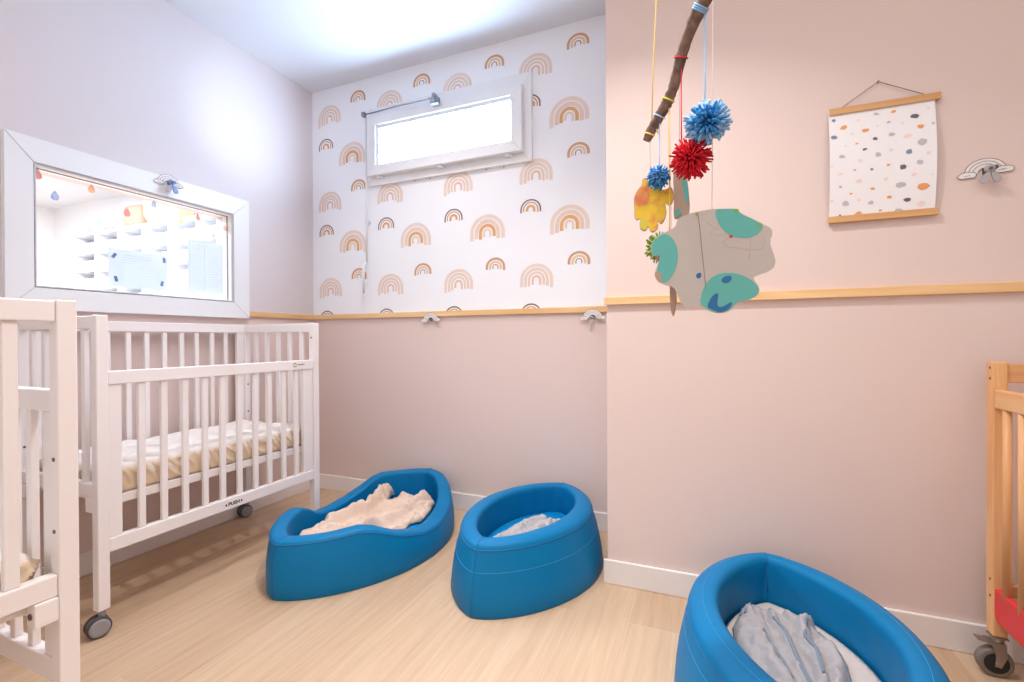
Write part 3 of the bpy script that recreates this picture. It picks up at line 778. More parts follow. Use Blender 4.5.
for yy in (wy, wy-Ln):
    for z0, z1 in ((0.795, 0.846), (0.20, 0.25)): WP('end_rail', bx(wx+0.0322, wx+Wd-0.0322, yy+0.008, yy+0.028, z0, z1), M['beech_x'], bevel=0.003)
    e = wc
    for k in range(7):
        xc = wx+0.032+0.07*(k+1); b = nb(); tube(b, [(xc, yy+0.018, 0.2502), (xc, yy+0.018, 0.7948)], 0.009, 12); WP('bar', b, M['beech'], e)
for xx, d in ((wx, 1), (wx+Wd-0.032, -1)):
    b = nb(); box(b, xx+0.002, xx+0.022, wy-Ln+0.036, wy-0.0005, 0.726, 0.777)
    e = WP('side_rail', b, M['beech_y'], bevel=0.004)
    n = 17
    for k in range(n):
        yc = wy-0.040-k*0.0645
        b = nb(); tube(b, [(xx+0.012, yc, 0.225), (xx+0.012, yc, 0.7258)], 0.0095, 14); WP('bar', b, M['beech'], e)
    b = nb()
    ys = [wy-0.0008, wy-Ln+0.036]
    prism(b, [(xx+0.004, ys[0], 0.240), (xx+0.004, ys[0], 0.165), (xx+0.004, ys[0]-0.012, 0.153), (xx+0.004, ys[1]+0.012, 0.153), (xx+0.004, ys[1], 0.165), (xx+0.004, ys[1], 0.240)], (0.018, 0, 0))
    WP('red_panel', b, M['red'], bevel=0.003)
b = bx(wx+0.034, wx+Wd-0.034, wy-Ln+0.036, wy-0.004, 0.20, 0.222); WP('mattress_base', b, M['beech_y'])
b = slab(wx+0.036, wx+Wd-0.036, wy-Ln+0.04, wy-0.01, 0.2225, 0.31, 0.02, 0.03)
o = link('crib_mattress', b, M['sheetw']); tag(o, 'white mattress glimpsed behind the bars of the beech crib', 'mattress')

# ------------------------------------------------------------------ hanging print
yp = YJ
sc = thing('wall_hanging', 'white terrazzo print hung between two oak bars on a brown cord', 'wall art', (0.50, yp, 1.28))
def SP(name, bm, m, par=sc, **k): return link(name, rebase(bm, sc), m, par, **k)
def papery(x, z):
    u = (x-0.365)/0.276; v = (z-1.29)/0.33
    return yp-0.0105-0.010*math.sin(PI*max(0, min(1, v)))-0.006*(2*u-1)**2*math.sin(PI*max(0, min(1, v)))
tl, tr_ = 0.366, 0.642
b = nb(); box(b, tl, tr_, yp-0.017, yp-0.0125, 1.617, 1.637); box(b, tl, tr_, yp-0.009, yp-0.003, 1.617, 1.637); SP('top_bar', b, M['oakbar'], bevel=0.001)
b = nb(); box(b, tl-0.002, tr_-0.006, yp-0.0175, yp-0.0125, 1.279, 1.299); box(b, tl-0.002, tr_-0.006, yp-0.009, yp-0.003, 1.279, 1.299); SP('bottom_bar', b, M['oakbar'], bevel=0.001)
CHIP = {'p': rgb(244, 220, 212), 'g': rgb(196, 190, 194), 'o': rgb(238, 160, 100), 'b': rgb(132, 146, 172), 'd': rgb(106, 100, 108), 'e': rgb(206, 198, 200)}
pm = [M['poster']]; CI = {}
for k, c in CHIP.items(): CI[k] = len(pm); pm.append(mat('terrazzo_chip_'+{'p': 'pink', 'g': 'grey', 'o': 'orange', 'b': 'blue', 'd': 'charcoal', 'e': 'pale_grey'}[k], c, 0.7, 0.03))
b = nb(); nx, nz = 14, 24; x0, x1, z0, z1 = 0.3645, 0.629, 1.283, 1.634; G = []
for i in range(nx+1):
    G.append([b.verts.new((x0+(x1-x0)*i/nx, papery(x0+(x1-x0)*i/nx, z0+(z1-z0)*j/nz), z0+(z1-z0)*j/nz)) for j in range(nz+1)])
for i in range(nx):
    for j in range(nz): b.faces.new((G[i][j], G[i+1][j], G[i+1][j+1], G[i][j+1])).smooth = True
chips = [(62,197,12,'b'),(107,229,16,'o'),(59,275,15,'b'),(202,241,13,'o'),(170,196,8,'p'),(251,167,11,'g'),(326,157,10,'o'),(304,205,9,'g'),(366,209,9,'p'),(419,179,15,'d'),(446,225,14,'o'),(480,143,9,'p'),
 (318,260,13,'g'),(384,268,15,'p'),(447,296,18,'g'),(243,279,11,'d'),(162,302,6,'o'),(197,327,10,'d'),(95,361,14,'g'),(111,312,7,'p'),(140,258,7,'p'),(255,350,14,'g'),(312,331,10,'p'),(389,339,16,'b'),(438,386,15,'g'),(476,344,9,'p'),
 (177,379,14,'p'),(227,416,8,'b'),(301,396,7,'o'),(363,405,13,'d'),(150,419,8,'g'),(88,438,11,'p'),(89,494,9,'g'),(171,467,15,'p'),(289,458,13,'p'),(356,484,18,'g'),(414,438,10,'p'),(456,489,20,'o'),(234,499,9,'o'),(137,521,7,'o'),
 (115,563,15,'g'),(171,549,8,'p'),(227,560,14,'g'),(309,535,11,'o'),(385,547,13,'d'),(453,565,17,'p'),(352,594,15,'g'),(269,593,6,'o'),(172,606,14,'o'),(90,617,7,'d'),(52,553,8,'p'),(499,212,8,'e'),(253,221,6,'p'),(50,407,6,'p'),(493,438,6,'p')]
for cx, cy, r, k in chips:
    p = on_y(820+cx/4.4, 75+cy/4.4, yp-0.02); n = random.randint(5, 7); a0 = random.random()*6; rr = r/4.4*0.0031*0.92
    vs = []
    for q in range(n):
        a = a0+2*PI*q/n; s = rr*random.uniform(0.6, 1.15); x = min(max(p.x+math.cos(a)*s*1.1, x0+0.0005), x1-0.0005); z = p.z+math.sin(a)*s*0.85
        vs.append(b.verts.new((x, papery(x, z)-0.0006, z)))
    f = b.faces.new(vs); f.material_index = CI[k]
    if f.normal.y > 0: f.normal_flip()
SP('print', b, pm)
b = nb(); tube(b, [(0.397, yp-0.010, 1.636), (0.494, yp-0.006, 1.702), (0.610, yp-0.010, 1.636)], 0.0011, 6); SP('cord', b, M['cord'])
b = nb(); tube(b, [(0.494, yp, 1.701), (0.494, yp-0.010, 1.7035)], 0.0022, 10); SP('nail', b, M['zinc'])

# ------------------------------------------------------------------ rainbow card hooks and what hangs from them
def cloud_outline(cx, cz, w_, h_):
    pts = []
    for k in range(40):
        t = 2*PI*k/40
        r = 1+0.13*abs(math.sin(t*2.5)) if math.sin(t) > -0.2 else 1
        pts.append((cx+math.cos(t)*w_*r, max(-0.6, math.sin(t))*h_*r+cz))
    return pts
def make_rainbow(label):
    r = thing('rainbow_hook', label, 'wall hook', group='rainbow card hooks')
    b = nb(); n = 28; AX, AZ, IX, IZ, z0 = 0.047, 0.040, 0.017, 0.014, 0.004
    out = [(math.cos(PI*k/n)*AX, -0.0025, z0+math.sin(PI*k/n)*AZ) for k in range(n+1)]; inn = [(math.cos(PI*k/n)*IX, -0.0025, z0+math.sin(PI*k/n)*IZ) for k in range(n, -1, -1)]
    prism(b, out+inn, (0, 0.002, 0))
    link('rainbow_arc', b, M['cutwhite'], r)
    b = nb()
    for f in (1.0, 0.80, 0.60, 0.34):
        tube(b, [(math.cos(PI*k/n)*AX*f, -0.0027, z0+math.sin(PI*k/n)*AZ*f) for k in range(2, n-1)], 0.0007, 4)
    link('arc_outline', b, M['inkbrown'], r)
    for s in (-1, 1):
        b = nb(); pts = cloud_outline(s*0.041, 0.002+0.002*s, 0.0195, 0.0105)
        prism(b, [(x, -0.0042, z) for x, z in pts], (0, 0.0015, 0)); cl = link('cloud', b, M['cutwhite'], r)
        b = nb(); tube(b, [(x, -0.0043, z) for x, z in pts+pts[:1]], 0.0007, 4); link('cloud_outline', b, M['inkbrown'], cl)
        if s > 0:
            b = nb()
            for q in range(3): tube(b, [(0.029+0.004*q, -0.0044, 0.004), (0.032+0.006*q, -0.0044, 0.0075), (0.036+0.005*q, -0.0044, 0.0045)], 0.0005, 4)
            link('cloud_print', b, M['ink'], cl)
        else:
            b = nb(); tube(b, [(-0.048, -0.0044, 0.002), (-0.047, -0.0044, -0.001), (-0.040, -0.0044, 0.0005), (-0.034, -0.0044, 0.001)], 0.0005, 4); link('cloud_print', b, M['ink'], cl)
    b = nb(); box(b, -0.006, 0.006, -0.0006, 0.0, -0.002, 0.045); tube(b, [(0, -0.003, 0.012), (0, -0.012, 0.008), (0, -0.014, 0.014)], 0.0018, 8); link('hook', b, M['feltd'], r)
    return r
def make_dummy(label, blue=False):
    r = thing('pacifier_clip', label, 'pacifier clip', group='pacifier clips')
    m1 = M['dummyblue'] if blue else M['felt']
    b = nb(); ball(b, (-0.002, -0.0235, 0.006), 0.0125, 0.007, 0.0115); link('clip_head', b, M['dummyblue'] if blue else M['felt'], r)
    b = nb(); cyl(b, (-0.002, -0.031, 0.005), (0, 1, 0), 0.0045, 0.003, 14); link('clip_button', b, M['feltd'], r)
    for s in (-1, 1):
        b = nb(); pts = smooth_poly([(s*0.001, -0.020, 0.001), (s*0.020, -0.022, -0.014), (s*0.026, -0.022, -0.032), (s*0.008, -0.024, -0.036), (s*0.001, -0.024, -0.018)], 2)
        prism(b, pts, (0, -0.006, 0)); link('fabric_tail', b, M['felt'] if s < 0 or not blue else m1, r, bevel=0.0015)
    b = nb(); ball(b, (0.013, -0.0215, 0.010), 0.006, 0.005, 0.006, u=12, v=8); link('ear', b, M['feltd'] if not blue else m1, r)
    return r
rb = make_rainbow('white rainbow card hook on the pink wall right of the terrazzo print'); rb.location = (0.746, YJ-0.0004, 1.386); rb.rotation_euler = (0, math.radians(-3), 0)
du = make_dummy('grey fabric pacifier clip hanging from the rainbow hook right of the print'); du.location = (0.748, YJ-0.0004, 1.388)
spots = [('white rainbow card hook on the wooden rail with nothing hanging from it', (-1.394, YB-0.0150, 1.021), 0, None),
         ('white rainbow card hook at the end of the wooden rail by the wall corner', (-0.494, YB-0.0150, 1.014), 0, 'small grey pacifier clip on the rainbow hook by the wall corner'),
         ('white rainbow card hook on the top of the inner window frame', (XL+0.0230, 1.358, 1.622), PI/2, 'blue grey pacifier clip hanging at the top of the inner window frame')]
for lab, loc, rz, dl in spots:
    c = dup(rb); c.location = loc; c.rotation_euler = (0, 0, rz); c['label'] = lab
    if dl:
        k = dup(du) if rz == 0 else make_dummy(dl, True)
        k.location = Vector(loc); k.rotation_euler = (0, 0, rz); k['label'] = dl
        if rz == 0: k.scale = (0.6, 0.8, 0.7)
        else: k.scale = (1.1, 1, 1.15)

# ------------------------------------------------------------------ mobile: branch, pompoms, painted cut-outs
YM = 0.985
path = [(646.5, 141, 3.6, 1.020), (650, 133, 4.4, 1.016), (655, 124, 4.8, 1.012), (660, 115, 4.6, 1.007), (665.5, 106, 5.2, 1.002), (669, 99, 4.8, 0.998), (672.5, 90, 4.5, 0.994), (675, 82, 4.9, 0.990), (678, 70, 4.7, 0.984), (680.5, 60, 5.0, 0.979),
        (684, 47, 5.1, 0.972), (688.5, 34, 5.3, 0.965), (693.5, 22, 5.6, 0.958), (699, 11, 6.0, 0.951), (707, -4, 6.2, 0.940), (716, -20, 6.4, 0.926), (726, -40, 6.5, 0.91), (738, -66, 6.6, 0.89)]
bp_ = [on_y(x, y, Y) for x, y, r, Y in path]; br_ = [r*Y*1.05/F_PX for x, y, r, Y in path]
bt = thing('mobile_branch', 'rough brown twig of the hanging mobile, tied with coloured yarn', 'branch', bp_[0])
fine = []; fr = []
for i in range(len(bp_)-1):
    for k in range(4):
        t = k/4; fine.append(bp_[i].lerp(bp_[i+1], t)); fr.append((br_[i]*(1-t)+br_[i+1]*t)*(1+0.10*noise.noise(Vector((i*3.1+k, 2, 1)))))
b = nb(); tube(b, fine, fr, 12)
for v in b.verts: v.co += Vector((noise.noise(v.co*160), noise.noise(v.co*160+Vector((9, 0, 0))), noise.noise(v.co*160+Vector((0, 9, 0)))))*0.0012
for i, s in ((9, 1), (4, -1), (7, 1)): tube(b, [bp_[i], bp_[i]+Vector((0.007*s, -0.004, 0.004))], [0.005, 0.003], 8)
link('twig', rebase(b, bt), M['bark'], bt)
def wrap(i, t, m, turns=2):
    p = bp_[i].lerp(bp_[i+1], t); d = (bp_[i+1]-bp_[i]).normalized(); rr = br_[i]*(1-t)+br_[i+1]*t+0.0012
    u = d.cross(Vector((0, 1, 0))).normalized(); w = d.cross(u); b = nb(); pts = []
    for k in range(turns*14+1): a = 2*PI*k/14; pts.append(p+d*(k/14-turns/2)*0.0035+(u*math.cos(a)+w*math.sin(a))*rr)
    tube(b, pts, 0.0016, 6); link('yarn_knot', rebase(b, bt), m, bt); return p
k_y = wrap(0, 0.9, M['stryellow'], 1); k_b2 = wrap(2, 0.9, M['strblue'], 1); k_l = wrap(4, 0.95, M['yarnlime'], 1); k_r = wrap(9, 0.2, M['strred'], 1); k_b = wrap(13, 0.2, M['yarnpale'], 3)
ty = on_y(655, 60, bp_[1].y)
b = nb(); tube(b, [on_y(651.5, 132, bp_[1].y), on_y(653, 70, bp_[1].y), on_y(656.5, 0, bp_[1].y), Vector((on_y(660, -70, bp_[1].y).x, bp_[1].y, ZC))], 0.0014, 6); link('hanging_string', rebase(b, bt), M['stryellow'], bt)
b = nb(); tube(b, [bp_[-2], Vector((bp_[-2].x, bp_[-2].y, ZC))], 0.0014, 6); link('hanging_string', rebase(b, bt), M['stryellow'], bt)
b = nb(); tube(b, [on_y(652, 131, bp_[1].y), on_y(656, 128, bp_[1].y-0.006), on_y(658, 133, bp_[1].y-0.008)], 0.0014, 6); link('string_end', rebase(b, bt), M['stryellow'], bt)
def pompom(label, px, py, rpx, Y, knot, strm, mats_, nst, rs=0.0021, cap=None, sr=0.0018):
    c = on_y(px, py, Y); R = rpx*Y*0.90/F_PX
    r = thing('pompom', label, 'pompom', c)
    b = nb(); ball(b, (0, 0, 0), R*0.42, R*0.42, R*0.42, 0, 12, 8)
    ga = PI*(3-math.sqrt(5))
    for i in range(nst):
        z = 1-2*(i+0.5)/nst; q = math.sqrt(1-z*z); a = ga*i
        d = Vector((math.cos(a)*q, math.sin(a)*q, z)); d = (d+Vector((random.uniform(-.22, .22), random.uniform(-.22, .22), random.uniform(-.22, .22)))).normalized()
        L1 = R*random.uniform(0.74, 1.16); droop = Vector((0, 0, -0.10*R))
        mi = 0
        if len(mats_) > 1:
            f = d.dot(Vector((0.05, -0.98, -0.12)))
            mi = 0 if f+random.uniform(-.25, .25) > 0.62 else (1 if len(mats_) == 2 or random.random() < 0.6 else 2)
        tube(b, [d*R*0.3, d*R*0.7+droop*0.2, d*L1+droop*random.random()], [rs*0.8, rs, rs*0.95], 5, mi)
    link('yarn_ball', b, mats_, r)
    k = Vector(knot)-c
    b = nb(); tube(b, [(k.x, k.y, k.z), (k.x, k.y*0.6, R*1.6), (k.x*0.95, k.y*0.3, R*0.55)], sr, 6); link('string', b, strm, r)
    return r
pompom('big blue yarn pompom on a pale blue string, hung highest on the twig', 707, 123, 21, bp_[13].y, on_y(704.5, 12, bp_[13].y), M['strblue'], [M['yarnblue'], M['yarnpale']], 330, 0.0026, sr=0.0022)
pompom('red yarn pompom hanging on a red string', 690.5, 158.5, 19.5, bp_[10].y, k_r, M['strred'], [M['yarnred'], M['yarnred'], M['yarnred2']], 420, 0.0019, sr=0.0014)
pompom('small blue yarn pompom hanging in front of the painted hand', 658.5, 177, 12, k_b2.y-0.012, k_b2, M['strblue'], [M['yarnsky'], M['yarnblue']], 240, 0.0015, sr=0.0014)
pompom('lime green yarn pompom half hidden behind the cardboard cloud', 660, 247, 15, 1.035, k_l, M['stryellow'], [M['yarnlime'], M['yarngreen']], 260, 0.0016, sr=0.0014)
def cut(pts, ox, oy, s, Y, th, smooth=1):
    P = [on_y(ox+x/s, oy+y/s, Y) for x, y in pts]
    if smooth: P = smooth_poly(P, smooth)
    b = nb(); prism(b, P, (0, th, 0)); return b
# painted hand
HA = (625, 150, 6.2)
hand_pts = [(108, 182), (128, 170), (146, 190), (150, 225), (190, 240), (225, 230), (232, 250), (262, 240), (285, 225), (303, 260), (302, 315), (282, 342), (262, 342), (246, 318), (252, 350), (258, 390), (244, 438), (222, 464), (200, 434), (208, 478), (184, 508), (160, 512), (142, 470), (130, 504), (104, 500), (88, 482), (96, 420), (72, 440), (55, 414), (60, 372), (54, 330), (56, 288), (76, 250), (104, 218)]
yh = 1.018
hd = thing('painted_hand', 'cardboard hand cutout finger painted orange and yellow, hanging fingers down', 'paper hand', on_y(650, 205, yh))
b = cut(hand_pts, *HA, yh, 0.004, 1); link('hand_card', rebase(b, hd), M['cardb'], hd)
def shrink(pts, f=0.93):
    cx = sum(p[0] for p in pts)/len(pts); cy = sum(p[1] for p in pts)/len(pts); return [(cx+(x-cx)*f, cy+(y-cy)*f) for x, y in pts]
b = cut(shrink(hand_pts, 0.96), *HA, yh-0.0006, 0.0004, 1); link('paint_layer', rebase(b, hd), M['hand'], hd)
b = cut([(60, 300), (78, 252), (105, 222), (150, 232), (150, 300), (135, 340), (100, 345), (70, 340)], *HA, yh-0.0012, 0.0003, 2); link('paint_patch', rebase(b, hd), M['handred'], hd)
b = cut([(98, 432), (118, 420), (140, 440), (141, 470), (130, 496), (106, 492), (94, 476)], *HA, yh-0.0012, 0.0003, 1); link('paint_patch', rebase(b, hd), M['handtip'], hd)
b = nb(); tube(b, [k_y, on_y(650.5, 170, yh-0.001), on_y(650, 188, yh-0.001)], 0.0008, 5); link('string', rebase(b, hd), M['strwhite'], hd)
# big cardboard cloud with teal patches
CA = (640, 200, 5.683); yc_ = 0.975
cloud_pts = [(205, 140), (212, 108), (270, 80), (330, 65), (420, 50), (560, 47), (566, 72), (640, 105), (700, 138), (745, 158), (756, 190), (736, 235), (760, 310), (773, 350), (760, 385), (722, 410), (660, 430), (640, 445), (684, 500), (670, 545), (610, 572), (550, 580),
             (520, 625), (460, 648), (400, 635), (355, 600), (270, 616), (236, 590), (212, 535), (190, 492), (140, 484), (98, 462), (80, 425), (92, 388), (112, 335), (112, 312), (76, 320), (60, 296), (65, 240), (100, 205), (140, 185), (195, 158)]
cd = thing('cardboard_cloud', 'big grey cardboard cloud cutout with teal and blue paint patches', 'paper cloud', on_y(711, 262, yc_))
def CP(pts, m, name='paint_patch', lay=1, sm=2):
    b = cut(pts, *CA, yc_-0.0006*lay, 0.0004, sm); return link(name, rebase(b, cd), m, cd)
b = cut(cloud_pts, *CA, yc_, 0.0045, 1); link('cloud_card', rebase(b, cd), M['card'], cd)
CP([(141, 189), (180, 210), (207, 255), (217, 310), (210, 370), (185, 430), (150, 468), (126, 475), (108, 430), (95, 400), (112, 340), (118, 312), (78, 318), (64, 298), (66, 242), (102, 208)], M['teal'])
CP([(422, 52), (480, 51), (556, 50), (562, 74), (638, 108), (705, 143), (680, 185), (640, 210), (590, 218), (530, 210), (480, 180), (440, 125)], M['teal'])
CP([(342, 592), (346, 540), (370, 480), (410, 435), (460, 415), (520, 413), (580, 425), (640, 460), (680, 500), (668, 542), (610, 570), (548, 578), (518, 622), (460, 645), (400, 632), (358, 602)], M['teal'])
CP([(460, 455), (480, 432), (522, 430), (520, 455), (495, 475), (470, 470)], M['navy'], lay=2)
CP([(382, 602), (405, 550), (440, 525), (446, 545), (436, 605), (470, 610), (520, 575), (524, 595), (495, 628), (450, 640), (420, 625), (390, 615)], M['navy'], lay=2)
CP([(318, 420), (345, 410), (350, 430), (338, 448), (320, 442)], M['navy'])
CP([(84, 410), (110, 405), (130, 440), (118, 472), (100, 462), (84, 430)], M['cardb'], lay=2)
CP([(84, 325), (112, 312), (108, 330), (96, 350)], M['fold'], lay=2)
CP([(506, 200), (525, 198), (528, 212), (510, 216)], M['redp'], lay=2)
CP([(524, 50), (560, 49), (563, 70), (545, 66)], M['greenp'], lay=2); CP([(665, 130), (690, 128), (698, 145), (672, 146)], M['greenp'], lay=2); CP([(312, 74), (332, 68), (330, 95), (320, 96)], M['greenp'])
b = nb(); tube(b, [on_y(640+x/5.683, 200+y/5.683, yc_-0.0004) for x, y in [(328, 70), (340, 160), (350, 270), (362, 380), (376, 515)]], 0.0005, 4); link('fold_line', rebase(b, cd), M['fold'], cd)
b = nb()
for ln in ([(380, 128), (430, 155), (445, 165), (410, 172), (402, 190), (430, 202), (470, 195), (520, 180)], [(500, 215), (470, 235), (490, 262), (560, 272), (640, 285), (690, 278), (712, 240), (706, 185)], [(625, 165), (630, 260), (618, 340)]):
    tube(b, [on_y(640+x/5.683, 200+y/5.683, yc_-0.0001) for x, y in ln], 0.0005, 4)
link('crayon_scribble', rebase(b, cd), M['scrib'], cd)
b = nb(); tube(b, [on_y(712, 209, yc_), on_y(712.5, 100, yc_), on_y(713, 0, yc_), Vector((on_y(713.5, -70, yc_).x, yc_, ZC))], 0.0007, 5); link('string', rebase(b, cd), M['strwhite'], cd)
# two more cut-outs behind
cb = thing('cardboard_cutout', 'greyish cardboard strip with teal patches hanging behind the red pompom', 'paper cutout', on_y(682, 195, 1.055))
b = cut([(296, 150), (316, 132), (348, 124), (374, 145), (388, 180), (406, 385), (380, 400), (310, 436), (300, 400), (304, 300)], *HA, 1.055, 0.004, 1); link('cutout_card', rebase(b, cb), M['cardb'], cb)
for pts in ([(352, 180), (372, 170), (388, 200), (398, 320), (386, 335), (366, 290)], [(312, 375), (330, 362), (356, 385), (340, 400), (312, 420), (306, 400)]):
    b = cut(pts, *HA, 1.0544, 0.0004, 2); link('paint_patch', rebase(b, cb), M['teal'], cb)
b = nb(); tube(b, [on_y(679, 172, 1.0555), on_y(680, 60, 1.0), k_r+Vector((0, 0.006, 0.0))], 0.0006, 5); link('string', rebase(b, cb), M['strwhite'], cb)
cs = thing('cardboard_cutout', 'narrow brown cardboard piece hanging edge on below the cardboard cloud', 'paper cutout', on_y(672, 300, 1.03))
b = cut([(168, 440), (195, 440), (208, 540), (192, 655), (181, 656), (170, 590)], *CA, 1.02, 0.03, 1); link('cutout_card', rebase(b, cs), M['cardb'], cs)
b = nb(); tube(b, [on_y(672, 280, 1.03), on_y(671, 200, 1.03), on_y(669.5, 105, 1.012)], 0.0006, 5); link('string', rebase(b, cs), M['strwhite'], cs)

# ------------------------------------------------------------------ stickers and notices on the inner window
GX = XL-0.0185
def drop(px, py, s, m, label, dots=None):
    c = on_x(px, py, GX); pts = []
    for k in range(24):
        t = 2*PI*k/24; y = math.cos(t); w_ = math.sin(t)*math.sin(t/2)**1.1
        pts.append((GX-0.0008, c.y+w_*0.0170*s, c.z+y*0.0195*s))
    r = thing('raindrop_sticker', label, 'sticker', c, 0, 'raindrop stickers on the inner window')
    b = nb(); prism(b, pts, (0.0006, 0, 0)); link('drop', rebase(b, r), m, r)
    if dots:
        b = nb()
        for i in range(-1, 2):
            for j in range(-2, 2):
                q = (GX-0.0001, c.y+i*0.006*s+(0.003 if j % 2 else 0), c.z+j*0.0065*s); 
                if abs(i)+abs(j) < 3: prism(b, [(q[0], q[1]+math.cos(a)*0.0022, q[2]+math.sin(a)*0.0022) for a in [k*PI/4 for k in range(8)]], (0.0002, 0, 0))
        link('dot_print', rebase(b, r), dots, r)
TM = {k: mat_trans('sticker_'+k, tuple(0.62*q+0.38 for q in c[:3])+(1,), 0.6) for k, c in {'coral': rgb(236, 150, 128), 'navy': rgb(70, 120, 176), 'amber': rgb(246, 190, 122), 'red': rgb(236, 96, 84), 'pale_blue': rgb(196, 212, 236), 'yellow': rgb(248, 206, 128), 'brick': rgb(228, 132, 112), 'peach': rgb(246, 178, 150), 'grey': rgb(206, 212, 226)}.items()}
for a in [(37.5, 174, 1.0, 'coral', 'coral raindrop sticker in the top left corner of the inner window', None),
          (55, 195.5, 0.95, 'navy', 'navy raindrop sticker with white dots at the left of the inner window', 'sheetw'),
          (91.5, 188.5, 0.95, 'amber', 'amber raindrop sticker high on the left half of the inner window', None),
          (127, 212, 1.0, 'red', 'bright red raindrop sticker near the middle of the inner window', None),
          (99.5, 221, 1.0, 'pale_blue', 'pale blue raindrop sticker above the left part of the cubby shelf', None),
          (154, 204, 0.95, 'pale_blue', 'pale blue raindrop sticker just below the pacifier clip on the frame', None),
          (181, 220.5, 0.9, 'yellow', 'yellow raindrop sticker right of the middle of the inner window', None),
          (198, 217, 0.9, 'brick', 'brick red raindrop sticker at the upper right of the inner window', None),
          (225, 228, 0.85, 'peach', 'peach raindrop sticker at the right edge of the inner window', None),
          (213.5, 235.5, 0.85, 'grey', 'grey patterned raindrop sticker above the taped lists', 'pencil')]:
    drop(a[0], a[1], a[2], TM[a[3]], a[4], M[a[5]] if a[5] else None)
def notice(label, y0, y1, z0, z1, lines, tapes):
    k_ = 0.9954; zk = lambda z: 0.92+(z-0.92)*k_
    y0, y1, z0, z1 = y0*k_, y1*k_, zk(z0), zk(z1); lines = [(a0*k_, a1*k_, zk(zz), t) for a0, a1, zz, t in lines]; tapes = [(a*k_, zk(zz), an) for a, zz, an in tapes]
    r = thing('paper_notice', label, 'paper notice', (GX, (y0+y1)/2, z0), 0, 'papers taped to the inner window')
    b = bx(GX-0.0012, GX-0.0004, y0, y1, z0, z1); link('sheet', rebase(b, r), M['notice'], r)
    b = nb()
    for (a0, a1, zz, t) in lines: box(b, GX-0.0004, GX-0.0002, a0, a1, zz, zz+t)
    link('handwriting', rebase(b, r), M['pencil'], r)
    for (ty_, tz_, an) in tapes:
        c, s = math.cos(an), math.sin(an); b = nb()
        prism(b, [(GX-0.0001, ty_+c*u-s*v, tz_+s*u+c*v) for u, v in ((-0.006, -0.0115), (0.006, -0.0115), (0.006, 0.0115), (-0.006, 0.0115))], (0.0005, 0, 0)); link('tape', rebase(b, r), M['tape'], r)
notice('pale landscape notice held by four grey tape strips on the inner window', 1.151, 1.385, 1.146, 1.309, [(1.19+random.uniform(0, .02), 1.20+random.uniform(0.05, 0.15), 1.285-0.011*k, 0.0012) for k in range(4)]+[(1.17, 1.37, 1.24-0.012*k, 0.0005) for k in range(8)],
       [(1.172, 1.277, -0.6), (1.368, 1.286, 0.1), (1.178, 1.180, 0.25), (1.358, 1.178, -0.2)])
notice('pale portrait list with ruled columns at the right of the inner window', 1.474, 1.650, 1.155, 1.409, [(1.49, 1.49+random.uniform(0.05, 0.07), 1.38-0.012*k, 0.0009) for k in range(17)]+[(1.57, 1.57+random.uniform(0.05, 0.07), 1.38-0.012*k, 0.0009) for k in range(17)]+[(1.555, 1.5565, 1.165, 0.22), (1.482, 1.483, 1.165, 0.23), (1.642, 1.643, 1.165, 0.23)], [])

# ------------------------------------------------------------------ next room seen through the inner window
SX0, SP_, NC, SZ, RH, SY = -5.735, 0.362, 7, 1.94, 0.172, 2.6
sh = thing('cubby_shelf', 'white cubby shelf unit full of tubs in the bright room behind the inner window', 'shelf', (SX0+SP_*NC/2, SY+0.2, 0))
def HP(name, bm): return link(name, rebase(bm, sh), M['shelfw'], sh, bevel=0.002)
NR = 6; zb_ = SZ-RH*NR
for i in range(NC+1): HP('upright', bx(SX0+SP_*i-0.009, SX0+SP_*i+0.009, SY, SY+0.38, zb_, SZ))
b = nb()
for j in range(1, NR):
    for i in range(NC): box(b, SX0+SP_*i+0.0092, SX0+SP_*(i+1)-0.0092, SY+0.004, SY+0.36, SZ-RH*j-0.008, SZ-RH*j+0.008)
HP('shelf_boards', b)
HP('top_board', bx(SX0-0.012, SX0+SP_*NC+0.012, SY-0.004, SY+0.38, SZ+0.0002, SZ+0.024)); HP('back_board', bx(SX0-0.009, SX0+SP_*NC+0.009, SY+0.362, SY+0.379, zb_, SZ)); HP('plinth', bx(SX0-0.009, SX0+SP_*NC+0.009, SY+0.01, SY+0.379, 0.0, zb_-0.0005))
def make_tub():
    r = thing('storage_tub', 'x', 'tub', group='white tubs in the cubby shelf')
    b = nb(); hw, hd_, hh = 0.118, 0.15, 0.085
    ring_ = lambda w_, d, z: [b.verts.new(p) for p in ((-w_, -d, z), (w_, -d, z), (w_, d, z), (-w_, d, z))]
    A = ring_(hw-0.02, hd_-0.015, 0); B = ring_(hw, hd_, hh); Cc = ring_(hw-0.004, hd_-0.004, hh); D = ring_(hw-0.024, hd_-0.019, 0.004)
    for P_, Q in ((A, B), (B, Cc), (Cc, D)):
        for k in range(4): b.faces.new((P_[k], P_[(k+1) % 4], Q[(k+1) % 4], Q[k]))
    b.faces.new(A[::-1]); b.faces.new(D)
    link('tub_body', b, M['tub'], r)
    b = nb(); frame_members(b, lambda a, z, d: (a, z, d), (-hw-0.014, hw+0.014, -hd_-0.014, hd_+0.012), (-hw, hw, -hd_, hd_), hh-0.004, hh+0.008); link('tub_rim', b, M['tub'], r)
    return r
tub0 = make_tub(); first = True
ordn = ['first', 'second', 'third', 'fourth', 'fifth', 'sixth', 'seventh']
for j in range(5):
    for i in range(NC):
        if j >= 3 and i > 3: continue
        t = tub0 if first else dup(tub0); first = False
        t.location = (SX0+SP_*(i+0.5)+0.02, SY+0.19, SZ-RH*(j+1)+0.0082)
        t['label'] = 'white tub in the cubby shelf, %s row from the top, %s from the left' % (ordn[j], ordn[i])
